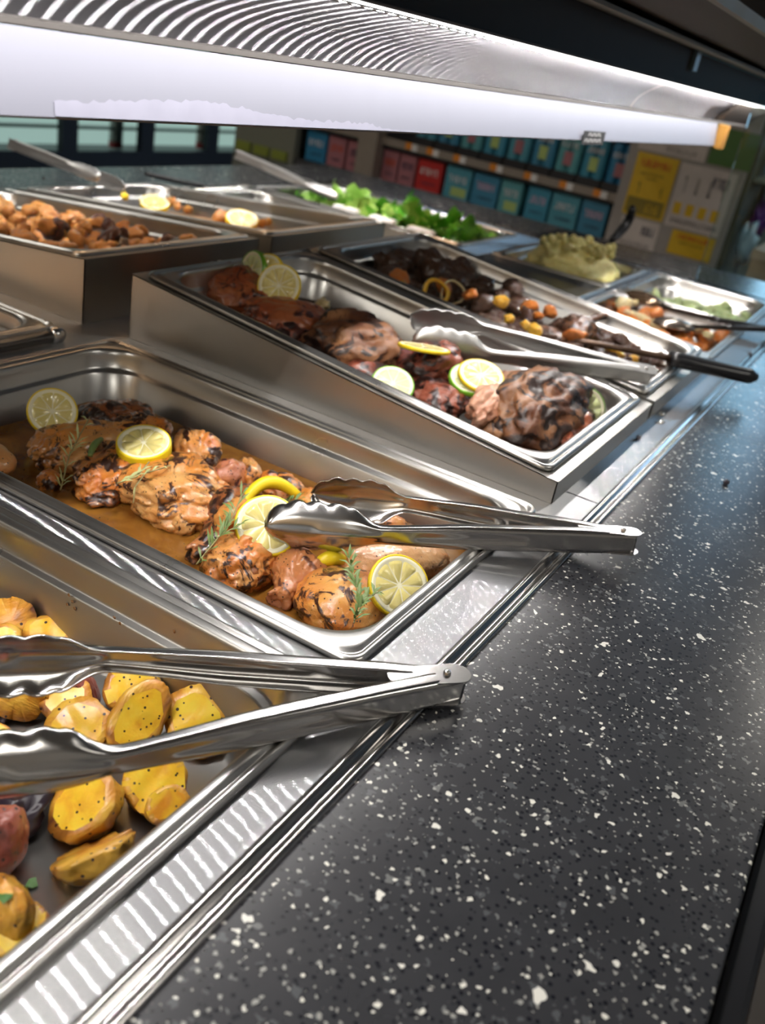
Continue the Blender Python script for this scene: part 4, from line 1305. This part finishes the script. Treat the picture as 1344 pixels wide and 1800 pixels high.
for k, q in enumerate(((-0.0465, 0.202, -0.02), (-0.0465, 0.1986, -0.024), (-0.0468, 0.196, -0.0282), (-0.0475, 0.2095, -0.0441), (-0.0465, 0.1599, -0.0177), (-0.047, 0.1541, -0.0196), (-0.0468, 0.2031, -0.0284), (-0.044, 0.1109, -0.0058))):
    o = mk('herb_fleck', [(0, -.0012, -.001), (0, .0010, -.0014), (0, .0014, .0006), (0, -.0002, .0016), (-.0008, 0, 0)], [(0, 4, 1), (1, 4, 2), (2, 4, 3), (3, 4, 0), (0, 1, 2, 3)], fm, smooth=False)
    o.location = q
    o.rotation_euler.x = k * 1.3
    tag(o, 'tiny brown herb fleck stuck to the inner wall of the potato pan', 'herb', 'flecks on the potato pan wall')
# lettuce
b = far[4]
def leaf_mesh(seed):
    rr = random.Random(seed)
    V, Fc = [], []
    n, m = 9, 7
    for i in range(n):
        for j in range(m):
            u, v = i / (n - 1), j / (m - 1) * 2 - 1
            w_ = math.sin(PI * (u * .85 + .12)) ** .6
            x_, y_ = u - .5, v * .42 * w_
            z_ = .12 * math.sin(u * 9 + seed) * abs(v) + .16 * v * v + .10 * math.sin(u * 3 + seed) + rr.uniform(-.04, .04)
            V.append((x_, y_, z_))
    for i in range(n - 1):
        for j in range(m - 1):
            Fc.append((i * m + j, i * m + j + 1, (i + 1) * m + j + 1, (i + 1) * m + j))
    me = bpy.data.meshes.new('leaf')
    me.from_pydata(V, [], Fc)
    me.polygons.foreach_set('use_smooth', [True] * len(me.polygons))
    me.materials.append(LETTUCE if seed % 3 else LETTUCE_LIGHT)
    return me
LV = [leaf_mesh(s) for s in range(6)]
rnd = random.Random(51)
for k in range(90):
    u = rnd.random()
    o = bpy.data.objects.new('lettuce_leaf', rnd.choice(LV))
    yy = 1.10 - u * .46
    o.location = (1.575 + rnd.uniform(-.085, .085), yy, rnd.uniform(-.045, .012 if .35 < u < .75 else -.005))
    s = rnd.uniform(.05, .085)
    o.scale = (s, s, s)
    o.rotation_euler = (rnd.uniform(-1, 1), rnd.uniform(-1, 1), rnd.uniform(0, 6.3))
    col.objects.link(o)
    tag(o, 'crumpled green lettuce leaf in the far back pan', 'lettuce', 'lettuce leaves in the far back pan')
for k, y_ in enumerate((.70, .80, .90)):
    wb = box('salad_tray_rib', (1.452, 1.482, y_, y_ + .07, -.03, .004), WHITE, bevel=.008)
    tag(wb, ('white tray rib by the right end of the lettuce pan', 'white tray rib in the middle of the lettuce pan', 'white tray rib toward the left of the lettuce pan')[k], 'tray')


# ------------------------------------------------------------------ tongs
def smooth(a, b, x):
    t = min(1, max(0, (x - a) / (b - a)))
    return t * t * (3 - 2 * t)


def arm_mesh(L, sgn, hw0=.0088, hw_neck=.0072, hw_head=.0168, inner=False):
    """x: pivot to tip, y*sgn outward, z height"""
    NS, NT_ = 96, 21
    V, Fc = [], []
    for i in range(NS):
        s = i / (NS - 1)
        x = L * s
        nb = smooth(.68, .80, s)                 # channel -> scoop
        hw = hw0 + (.0095 - hw0) * smooth(0, .2, s)
        hw = hw + (hw_neck - hw) * smooth(.45, .70, s)
        hw = hw + (hw_head - hw) * smooth(.70, .80, s)
        tip = 1.0
        if s > .90:
            tip = math.sqrt(max(0.0, 1 - ((s - .90) / .1005) ** 2))
        dep = .0085 + (.0050 - .0085) * smooth(.3, .7, s)
        dep_h = .0125
        sc = 0.0
        if s > .74:
            sc = abs(math.sin((s - .74) / .26 * PI * 5.0))
        bend = .010 * smooth(.68, 1, s) ** 1.5       # head curls inward
        off = .006 * (1 - smooth(0, .10, s)) * 0 + .0055
        for j in range(NT_):
            t = j / (NT_ - 1) * 2 - 1
            # channel
            if abs(t) <= .5:
                zc, yc = t * 2 * hw, 0.0
                e_ = abs(t) * 2
                if e_ > .8:
                    yc = -.0012 * ((e_ - .8) / .2) ** 2
            else:
                zc, yc = math.copysign(hw, t), -.0012 - dep * (abs(t) - .5) / .5
            # scoop
            edge = 1 + .16 * sc * smooth(.55, 1, abs(t))
            zs = hw * tip * edge * math.sin(t * PI / 2)
            ys = -dep_h * (1 - math.cos(t * PI / 2)) * (.35 + .65 * tip) - .004 * (1 - tip)
            z = zc * (1 - nb) + zs * nb
            y = yc * (1 - nb) + ys * nb
            # pressed rib
            if abs(t) < .22:
                if .70 < s < .88:
                    y += .0012 * smooth(.70, .72, s) * (1 - smooth(.86, .88, s)) * math.cos(t / .22 * PI / 2)
                if .30 < s < .62:
                    y -= .0008 * smooth(.30, .31, s) * (1 - smooth(.60, .62, s)) * math.cos(t / .22 * PI / 2)
            V.append((x, sgn * (y + off - bend), z))
    for i in range(NS - 1):
        for j in range(NT_ - 1):
            q = (i * NT_ + j, i * NT_ + j + 1, (i + 1) * NT_ + j + 1, (i + 1) * NT_ + j)
            Fc.append(q if sgn > 0 else q[::-1])
    return V, Fc


def tongs(label, piv, tipA, tipB, up=(0, 0, 1), size=1.0, mat=None, head=.0182):
    piv, tipA, tipB = Vector(piv), Vector(tipA), Vector(tipB)
    root = empty('serving_tongs', label, 'tongs', piv)
    mat = mat or STEEL_BRIGHT
    up = Vector(up).normalized()
    mid = ((tipA + tipB) / 2 - piv).normalized()
    nrm = (tipA - piv).cross(tipB - piv).normalized()
    if nrm.dot(up) < 0:
        nrm = -nrm
    for k, (tp, other) in enumerate(((tipA, tipB), (tipB, tipA))):
        x = (tp - piv).normalized()
        y = nrm.cross(x).normalized()
        sgn = 1 if (other - piv).dot(y) < 0 else -1
        V, Fc = arm_mesh((tp - piv).length, sgn, hw0=(.0085 if k else .0078) * size, hw_neck=.0070 * size, hw_head=head * size)
        m = Matrix((x, y, nrm)).transposed().to_4x4()
        a = mk('arm', V, Fc, mat, root, mtx=m)
        md = a.modifiers.new('thick', 'SOLIDIFY'); md.thickness = .0010; md.offset = 0
        # pivot lug: rounded plate on top and bottom of the arm end
    x = mid
    y = nrm.cross(x).normalized()
    m = Matrix((x, y, nrm)).transposed().to_4x4()
    for zz in (.0086 * size, -.0086 * size):
        out = []
        for a_ in range(13):
            a = PI / 2 + PI * a_ / 12
            out.append((.004 + .0095 * math.cos(a), .0095 * math.sin(a)))
        out += [(.030, -.0085), (.048, -.0035), (.048, .0035), (.030, .0085)]
        V, Fc = loft([[(p, q, zz - .0006) for p, q in out], [(p, q, zz + .0006) for p, q in out]], True, True)
        mk('pivot_plate', V, Fc, mat, root, mtx=m, smooth=False)
    N = 14
    V, Fc = loft([[(.010 + a * math.cos(2 * PI * i / N), a * math.sin(2 * PI * i / N), z_) for i in range(N)] for a, z_ in ((.0005, -.0112 * size), (.0024, -.0108 * size), (.0024, .0104 * size), (.0018, .0114 * size), (.0004, .0116 * size))], True, True)
    mk('rivet', V, Fc, mat, root, mtx=m)
    return root


def ext(a, b, L):
    a, b = Vector(a), Vector(b)
    return a + (b - a).normalized() * L
pv = (0.0155,-0.0640,0.0125)
tongs('nearest steel tongs, open over the roast potatoes', pv, ext(pv, (-0.1290,0.1243,0.0125), .300), ext(pv, (-0.1986,0.0636,0.0125), .300))
pv = (0.2905,-0.0942,0.0200)
tongs('steel tongs lying open over the lemon chicken', pv, (0.2004,0.1659,-0.0060), (0.0999,0.1461,0.0000))
pv = (0.7292,0.0179,0.0420)
tongs('nearly closed steel tongs across the roast meat pan', pv, (0.5604,0.2821,0.0730), (0.5106,0.2452,0.0500), up=(-.35, -.25, .9), mat=STEEL_SOFT)
tongs('steel tongs at the back left with handles up over the lemon broth pan', (.836, 1.30, .060), (.874, 1.04, .036), (.80, 1.05, .060), up=(-.6, 0, .7), mat=STEEL_SOFT, head=.0105)
tongs('steel tongs propped on the lettuce pan at the back', (1.44, 1.240, .055), (1.462, .965, .016), (1.485, 1.0, .020), up=(-.5, 0, .8), mat=STEEL_SOFT, head=.0105)

# ------------------------------------------------------------------ shelves, posters, coolers beyond the bar
SHX = 3.2
STONE = plain('taupe_shelf_metal', (0.30, 0.26, 0.22), 0.5)
SHDARK = plain('dark_shelf_back', (0.012, 0.013, 0.018), 0.6)
sh = empty('store_shelving', 'tall taupe store shelving with drink packs facing the food bar', 'shelving', (SHX, 0, -.9))
box('back_panel', (.30, .33, .35, 2.6, 0, 2.2), SHDARK, sh)
box('base_shelf', (-.01, .32, .78, 2.6, 0, .728), plain('grey_base', (.06, .06, .065), .5), sh)
box('shelf_board', (0, .30, .80, 2.6, .862, .884), SHDARK, sh)
box('price_rail', (-.008, .0, .80, 2.58, .874, .904), STONE, sh)
box('shelf_board', (0, .30, .80, 2.6, 1.20, 1.22), SHDARK, sh)
box('upright', (-.05, .02, 1.845, 1.935, 0, 2.2), STONE, sh)
box('upright', (-.03, .02, .775, .800, 0, 2.2), STONE, sh)
ORG = plain('orange_price_ticket', (0.80, 0.28, 0.03), 0.5)
for k, y_ in enumerate((1.70, 1.60, 1.475, 1.31, 1.16, 1.01, .87)):
    lab = ['leftmost', 'second from left', 'third from left', 'fourth from left', 'fifth from left', 'sixth from left', 'rightmost'][k]
    e = empty('shelf_ticket', 'orange and white shelf price ticket, %s on the rail' % lab, 'price ticket', (SHX - .009, y_, -.012))
    box('orange_half', (-.002, 0, 0, .03, -.010, .016), ORG, e)
    box('white_half', (-.002, 0, -.026, 0, -.012, .014), WHITE, e)
def strokes_on(e, x, y0, y1, z0, z1, mat, n, seed, name='print'):
    rr = random.Random(seed)
    L = []
    w_ = (y1 - y0) / n
    for k in range(n):
        a = y0 + w_ * (k + .12)
        b_ = y0 + w_ * (k + .75)
        L.append((x - .0012, x, a, a + w_ * .22, z0, z1))
        zz = rr.choice((z0, (z0 + z1) / 2, z1 - (z1 - z0) * .2))
        L.append((x - .0012, x, a, b_, zz, zz + (z1 - z0) * .2))
        if rr.random() < .5:
            L.append((x - .0012, x, b_ - w_ * .2, b_, z0, z1))
    V, Fc = boxes(L)
    return mk(name, V, Fc, mat, e, smooth=False)
TEALS = [plain('teal_carton_%d' % k, c, .45) for k, c in enumerate(((0.085, 0.34, 0.44), (0.055, 0.26, 0.42), (0.11, 0.38, 0.42), (0.055, 0.30, 0.44)))]
REDC = plain('red_carton', (0.55, 0.03, 0.03), .45)
PINKC = plain('pink_carton', (0.42, 0.17, 0.20), .5)
BLUEC = plain('blue_carton', (0.03, 0.22, 0.42), .45)
GREENY = plain('yellow_green_ink', (0.45, 0.60, 0.20), .5)
PINKP = plain('pink_print', (0.85, 0.55, 0.70), .5)
DARKP = plain('dark_print', (0.04, 0.05, 0.10), .5)
REDP = plain('red_print', (0.70, 0.10, 0.03), .5)
def carton(label, y0, y1, z0, z1, mat, ink, seed, patch=None):
    e = empty('drink_carton', label, 'carton', (SHX + .02, (y0 + y1) / 2, z0))
    w_ = (y1 - y0) / 2 - .003
    h = z1 - z0
    box('body', (0, .13, -w_, w_, 0, h), mat, e, bevel=.003)
    strokes_on(e, -.0005, -w_ * .7, w_ * .75, h * .52, h * .74, ink, 5, seed)
    if patch:
        box('patch', (-.001, 0, -w_ * .8, w_ * .4, h * .1, h * .38), patch, e)
    else:
        strokes_on(e, -.0005, -w_ * .6, w_ * .5, h * .22, h * .30, DARKP, 6, seed + 1)
    return e
carton('bright blue drink carton left of the pink ones', 2.130, 2.240, -.170, -.045, BLUEC, PRINT, 1)
carton('pink drink carton beside the bright blue one', 2.030, 2.125, -.170, -.045, PINKC, REDP, 2)
carton('pink drink carton touching the left of the shelf upright', 1.935, 2.025, -.170, -.045, PINKC, DARKP, 3)
carton('pink drink carton touching the right of the shelf upright', 1.765, 1.845, -.170, -.045, PINKC, REDP, 4)
carton('pink drink carton touching the red one', 1.680, 1.762, -.170, -.045, PINKC, DARKP, 5)
carton('red drink carton with white print', 1.553, 1.675, -.170, -.045, REDC, PRINT, 6)
tl = ['with a yellow-green patch, just right of the red one', 'second to the right of the red one', 'third to the right of the red one', 'fourth to the right of the red one', 'fifth to the right of the red one', 'rightmost on the lower shelf']
for k, (y1, y0) in enumerate(((1.540, 1.418), (1.412, 1.292), (1.288, 1.190), (1.170, 1.070), (1.066, .945), (.940, .828))):
    carton('teal drink carton ' + tl[k], y0, y1, -.170, -.045, TEALS[k % 4], PINKP if k % 2 else PRINT, 10 + k, GREENY if k in (0, 2) else None)
names = ['leftmost on the upper shelf', 'second on the upper shelf', 'third on the upper shelf', 'fourth on the upper shelf', 'fifth on the upper shelf', 'sixth on the upper shelf', 'seventh on the upper shelf', 'eighth on the upper shelf', 'rightmost on the upper shelf, dark blue']
yy = 1.72
for k in range(9):
    e = empty('drink_pack', 'shrink-wrapped teal drink pack, ' + names[k], 'drink pack', (SHX + .02, yy - .05, -.012))
    box('tray', (0, .13, -.048, .048, 0, .045), plain('dark_tray_%d' % k, (.02, .02, .025), .5), e)
    V, Fc = [], []
    cans = []
    for cy in (-.024, .024):
        for cx in (.03,):
            b0 = len(V)
            R_ = [[(cx + .023 * a * math.cos(2 * PI * i / 14), cy + .023 * a * math.sin(2 * PI * i / 14), z_) for i in range(14)] for a, z_ in ((.95, .03), (1, .05), (1, .17), (.85, .185), (.8, .187))]
            v2, f2 = loft(R_, True)
            c_ = mk('can', v2, f2, (TEALS + [BLUEC])[k % 4 if k < 8 else 4], e)
    box('wrap_patch', (.0045, .006, -.02, .014, .07, .12), GREENY if k % 2 else PINKC, e)
    strokes_on(e, .004, -.035, .035, .135, .155, PRINT, 5, 40 + k)
    yy -= .104
# left display end
e = empty('pack_display', 'grey-green display of drink packs left of the blue carton', 'display', (SHX, 2.27, -.9))
box('panel', (-.02, .02, 0, .33, 0, 1.3), plain('grey_green_board', (.20, .21, .17), .6), e)
for k in range(3):
    box('green_pack', (-.035, -.02, .03 + .1 * k, .11 + .1 * k, .705, .745), plain('olive_label_%d' % k, (.25, .30, .05), .5), e)
    box('grey_pack', (-.035, -.02, .03 + .1 * k, .11 + .1 * k, .62, .70), plain('grey_pack_%d' % k, (.16, .17, .15), .5), e)
# poster panel
pe = empty('poster_board', 'white shelf end board carrying yellow and white notices', 'notice board', (3.12, 0, -.9))
BOARD = plain('board_white', (0.34, 0.32, 0.30), .6)
YEL = plain('yellow_paper', (0.72, 0.47, 0.02), .5)
WHP = plain('white_paper', (0.62, 0.57, 0.54), .6)
YDK = plain('dark_yellow_ink', (0.25, 0.19, 0.02), .5)
GREYP = plain('grey_print', (0.30, 0.28, 0.27), .5)
box('board', (0, .03, .37, .79, 0, 1.5), BOARD, pe)
def notice(label, y0, y1, z0, z1, mat, rot=0):
    e_ = box('notice', (-.004, 0, y0, y1, z0 + .9, z1 + .9), mat, pe)
    e_['label'] = label
    return e_
def mirror_strokes(par, y0, y1, z0, z1, mat, n, seed):
    return strokes_on(par, -.0045, y0, y1, z0 + .9, z1 + .9, mat, n, seed)
p1 = notice('yellow notice with red heading', .600, .752, -.045, .170, YEL)
mirror_strokes(p1, .625, .735, .125, .150, REDP, 9, 1)
mirror_strokes(p1, .640, .725, .098, .106, YDK, 12, 2)
mirror_strokes(p1, .655, .700, .085, .091, YDK, 6, 3)
box('ink_block', (-.0052, -.004, .608, .745, .862, .918), YDK, p1)
mirror_strokes(p1, .625, .675, -.030, .005, YEL, 4, 5)
mirror_strokes(p1, .712, .724, .030, .070, YDK, 1, 6)
mirror_strokes(p1, .628, .640, .030, .070, YDK, 1, 7)
p2 = notice('tall white notice with four yellow squares', .392, .590, -.050, .165, WHP)
for k in range(4):
    box('yellow_square', (-.0052, -.004, .548 - .045 * k, .575 - .045 * k, .895 - .0, .935), YEL, p2)
    mirror_strokes(p2, .553 - .045 * k, .567 - .045 * k, .07, .125, GREYP, 1, 20 + k)
mirror_strokes(p2, .410, .470, .105, .140, DARKP, 4, 30)
mirror_strokes(p2, .405, .575, -.035, -.018, GREYP, 16, 31)
p3 = notice('small white notice at lower left', .600, .745, -.165, -.055, WHP)
mirror_strokes(p3, .615, .665, -.105, -.075, DARKP, 4, 32)
mirror_strokes(p3, .620, .730, -.150, -.135, GREYP, 8, 33)
p4 = notice('small yellow notice at lower right', .394, .552, -.140, -.057, YEL)
mirror_strokes(p4, .420, .535, -.083, -.068, REDP, 10, 34)
mirror_strokes(p4, .430, .520, -.100, -.094, YDK, 10, 35)
p5 = notice('white strip notice at the top', .52, .76, .178, .30, WHP)
mirror_strokes(p5, .55, .66, .19, .205, GREYP, 8, 36)
p6 = notice('green picture notice at top right', .36, .51, .180, .30, plain('green_picture', (.08, .18, .05), .6))
# side wall of that shelving and blurred store behind
e = empty('side_shelving', 'dim shelving side with hanging bags beyond the notice board', 'shelving', (3.16, 0, -.9))
box('side', (0, 1.1, .355, .37, 0, 2.0), plain('olive_side', (.10, .11, .07), .6), e)
box('ledge', (.05, .9, .27, .35, 1.05, 1.065), plain('pale_green_ledge', (.25, .32, .28), .5), e)
for k, (x_, z_, c_, nm) in enumerate(((3.45, .02, (.16, .04, .34), 'purple bag hanging on the shelving beyond the notice board'), (3.35, .22, (.35, .58, .75), 'pale blue bag hanging high beyond the notice board'), (3.25, -.06, (.35, .55, .68), 'pale blue bag hanging low beyond the notice board'), (3.60, .09, (.15, .34, .10), 'green bag hanging on the shelving beyond the notice board'))):
    crumple('hanging_bag', nm, 'bag', (x_, .318 - .004 * k, z_), .045, plain('bag_%d' % k, c_, .4), 30 + k, 1.4)
e = empty('beige_display_crate', 'beige upright display box on the floor at the far right', 'box', (2.9, .13, -.9))
box('body', (0, .3, -.1, .10, 0, .84), plain('beige_card', (.42, .33, .22), .6), e, bevel=.004)
box('lid', (-.005, .305, -.105, .105, .84, .87), plain('beige_lid', (.5, .4, .28), .6), e)
struct('trim_1', (3.3, 9, -3.4, .30, -.899, -.88), plain('blue_grey_mat', (.035, .055, .085), .35))

# coolers
NAVY = plain('navy_cooler_frame', (0.008, 0.012, 0.022), 0.35)
COOL = emit('self_lit_cooler_panel', (0.36, 0.45, 0.42), 1.0)  # interior panel glows by itself in place of cooler lamps
RAIL = plain('cooler_shelf_edge', (0.18, 0.26, 0.24), 0.5)
cl = empty('glass_door_cooler', 'row of dark-framed glass-door coolers along the back wall', 'cooler', (3.1, 5.0, -.9))
box('base', (-1.2, 5.6, 0, .8, 0, .16), NAVY, cl)
box('interior', (-1.2, 5.6, .45, .5, .16, 2.2), COOL, cl)
box('body', (-1.2, 5.6, .5, .9, 0, 2.4), NAVY, cl)
px_ = -.03 - .9
x = NT('cooler_glass')
CGLASS = x.set(Base_Color=(0.8, 0.95, 0.92), Roughness=0.05, Transmission_Weight=1.0, IOR=1.1)
for k in range(8):
    x0 = px_ + k * .76
    d = mk('door', *boxes([(x0, x0 + .07, -.02, .03, .1, 2.3), (x0 + .69, x0 + .76, -.02, .03, .1, 2.3), (x0 + .07, x0 + .69, -.02, .03, .1, .205), (x0 + .07, x0 + .69, -.02, .03, 2.2, 2.3)]), NAVY, cl, smooth=False)
    box('pane', (x0 + .07, x0 + .69, 0, .008, .205, 2.2), CGLASS, d)
    box('handle', (x0 + .03, x0 + .05, -.05, -.03, .8, 1.3), STEEL_TRIM, d)
for z_ in (.33, .42, .62):
    box('shelf_edge', (-1.2, 5.6, .10, .12, z_, z_ + .02), RAIL, cl)
for k, (x_, lab) in enumerate(((5.02, 'white bottle with a red foot in the middle cooler'), (6.0, 'pale pinkish bottle in the right-hand cooler'))):
    e = empty('milk_bottle', lab, 'bottle', (x_, 5.12, -.70))
    V, Fc = loft([[(.05 * a * math.cos(2 * PI * i / 16), .05 * a * math.sin(2 * PI * i / 16), z_) for i in range(16)] for a, z_ in ((.9, 0), (1, .02), (1, .2), (.4, .27), (.4, .31))], True, True)
    mk('body', V, Fc, plain('milk_%d' % k, (.62, .60, .55) if k == 0 else (.50, .38, .33), .4), e)
    V, Fc = loft([[(.051 * math.cos(2 * PI * i / 16), .051 * math.sin(2 * PI * i / 16), z_) for i in range(16)] for z_ in (.005, .05)])
    mk('red_band', V, Fc, REDC, e)
ps = struct('trim_2', (2.62, 2.68, 4.9, 4.96, -.9, 2.1), plain('grey_post', (.05, .055, .06), .4))
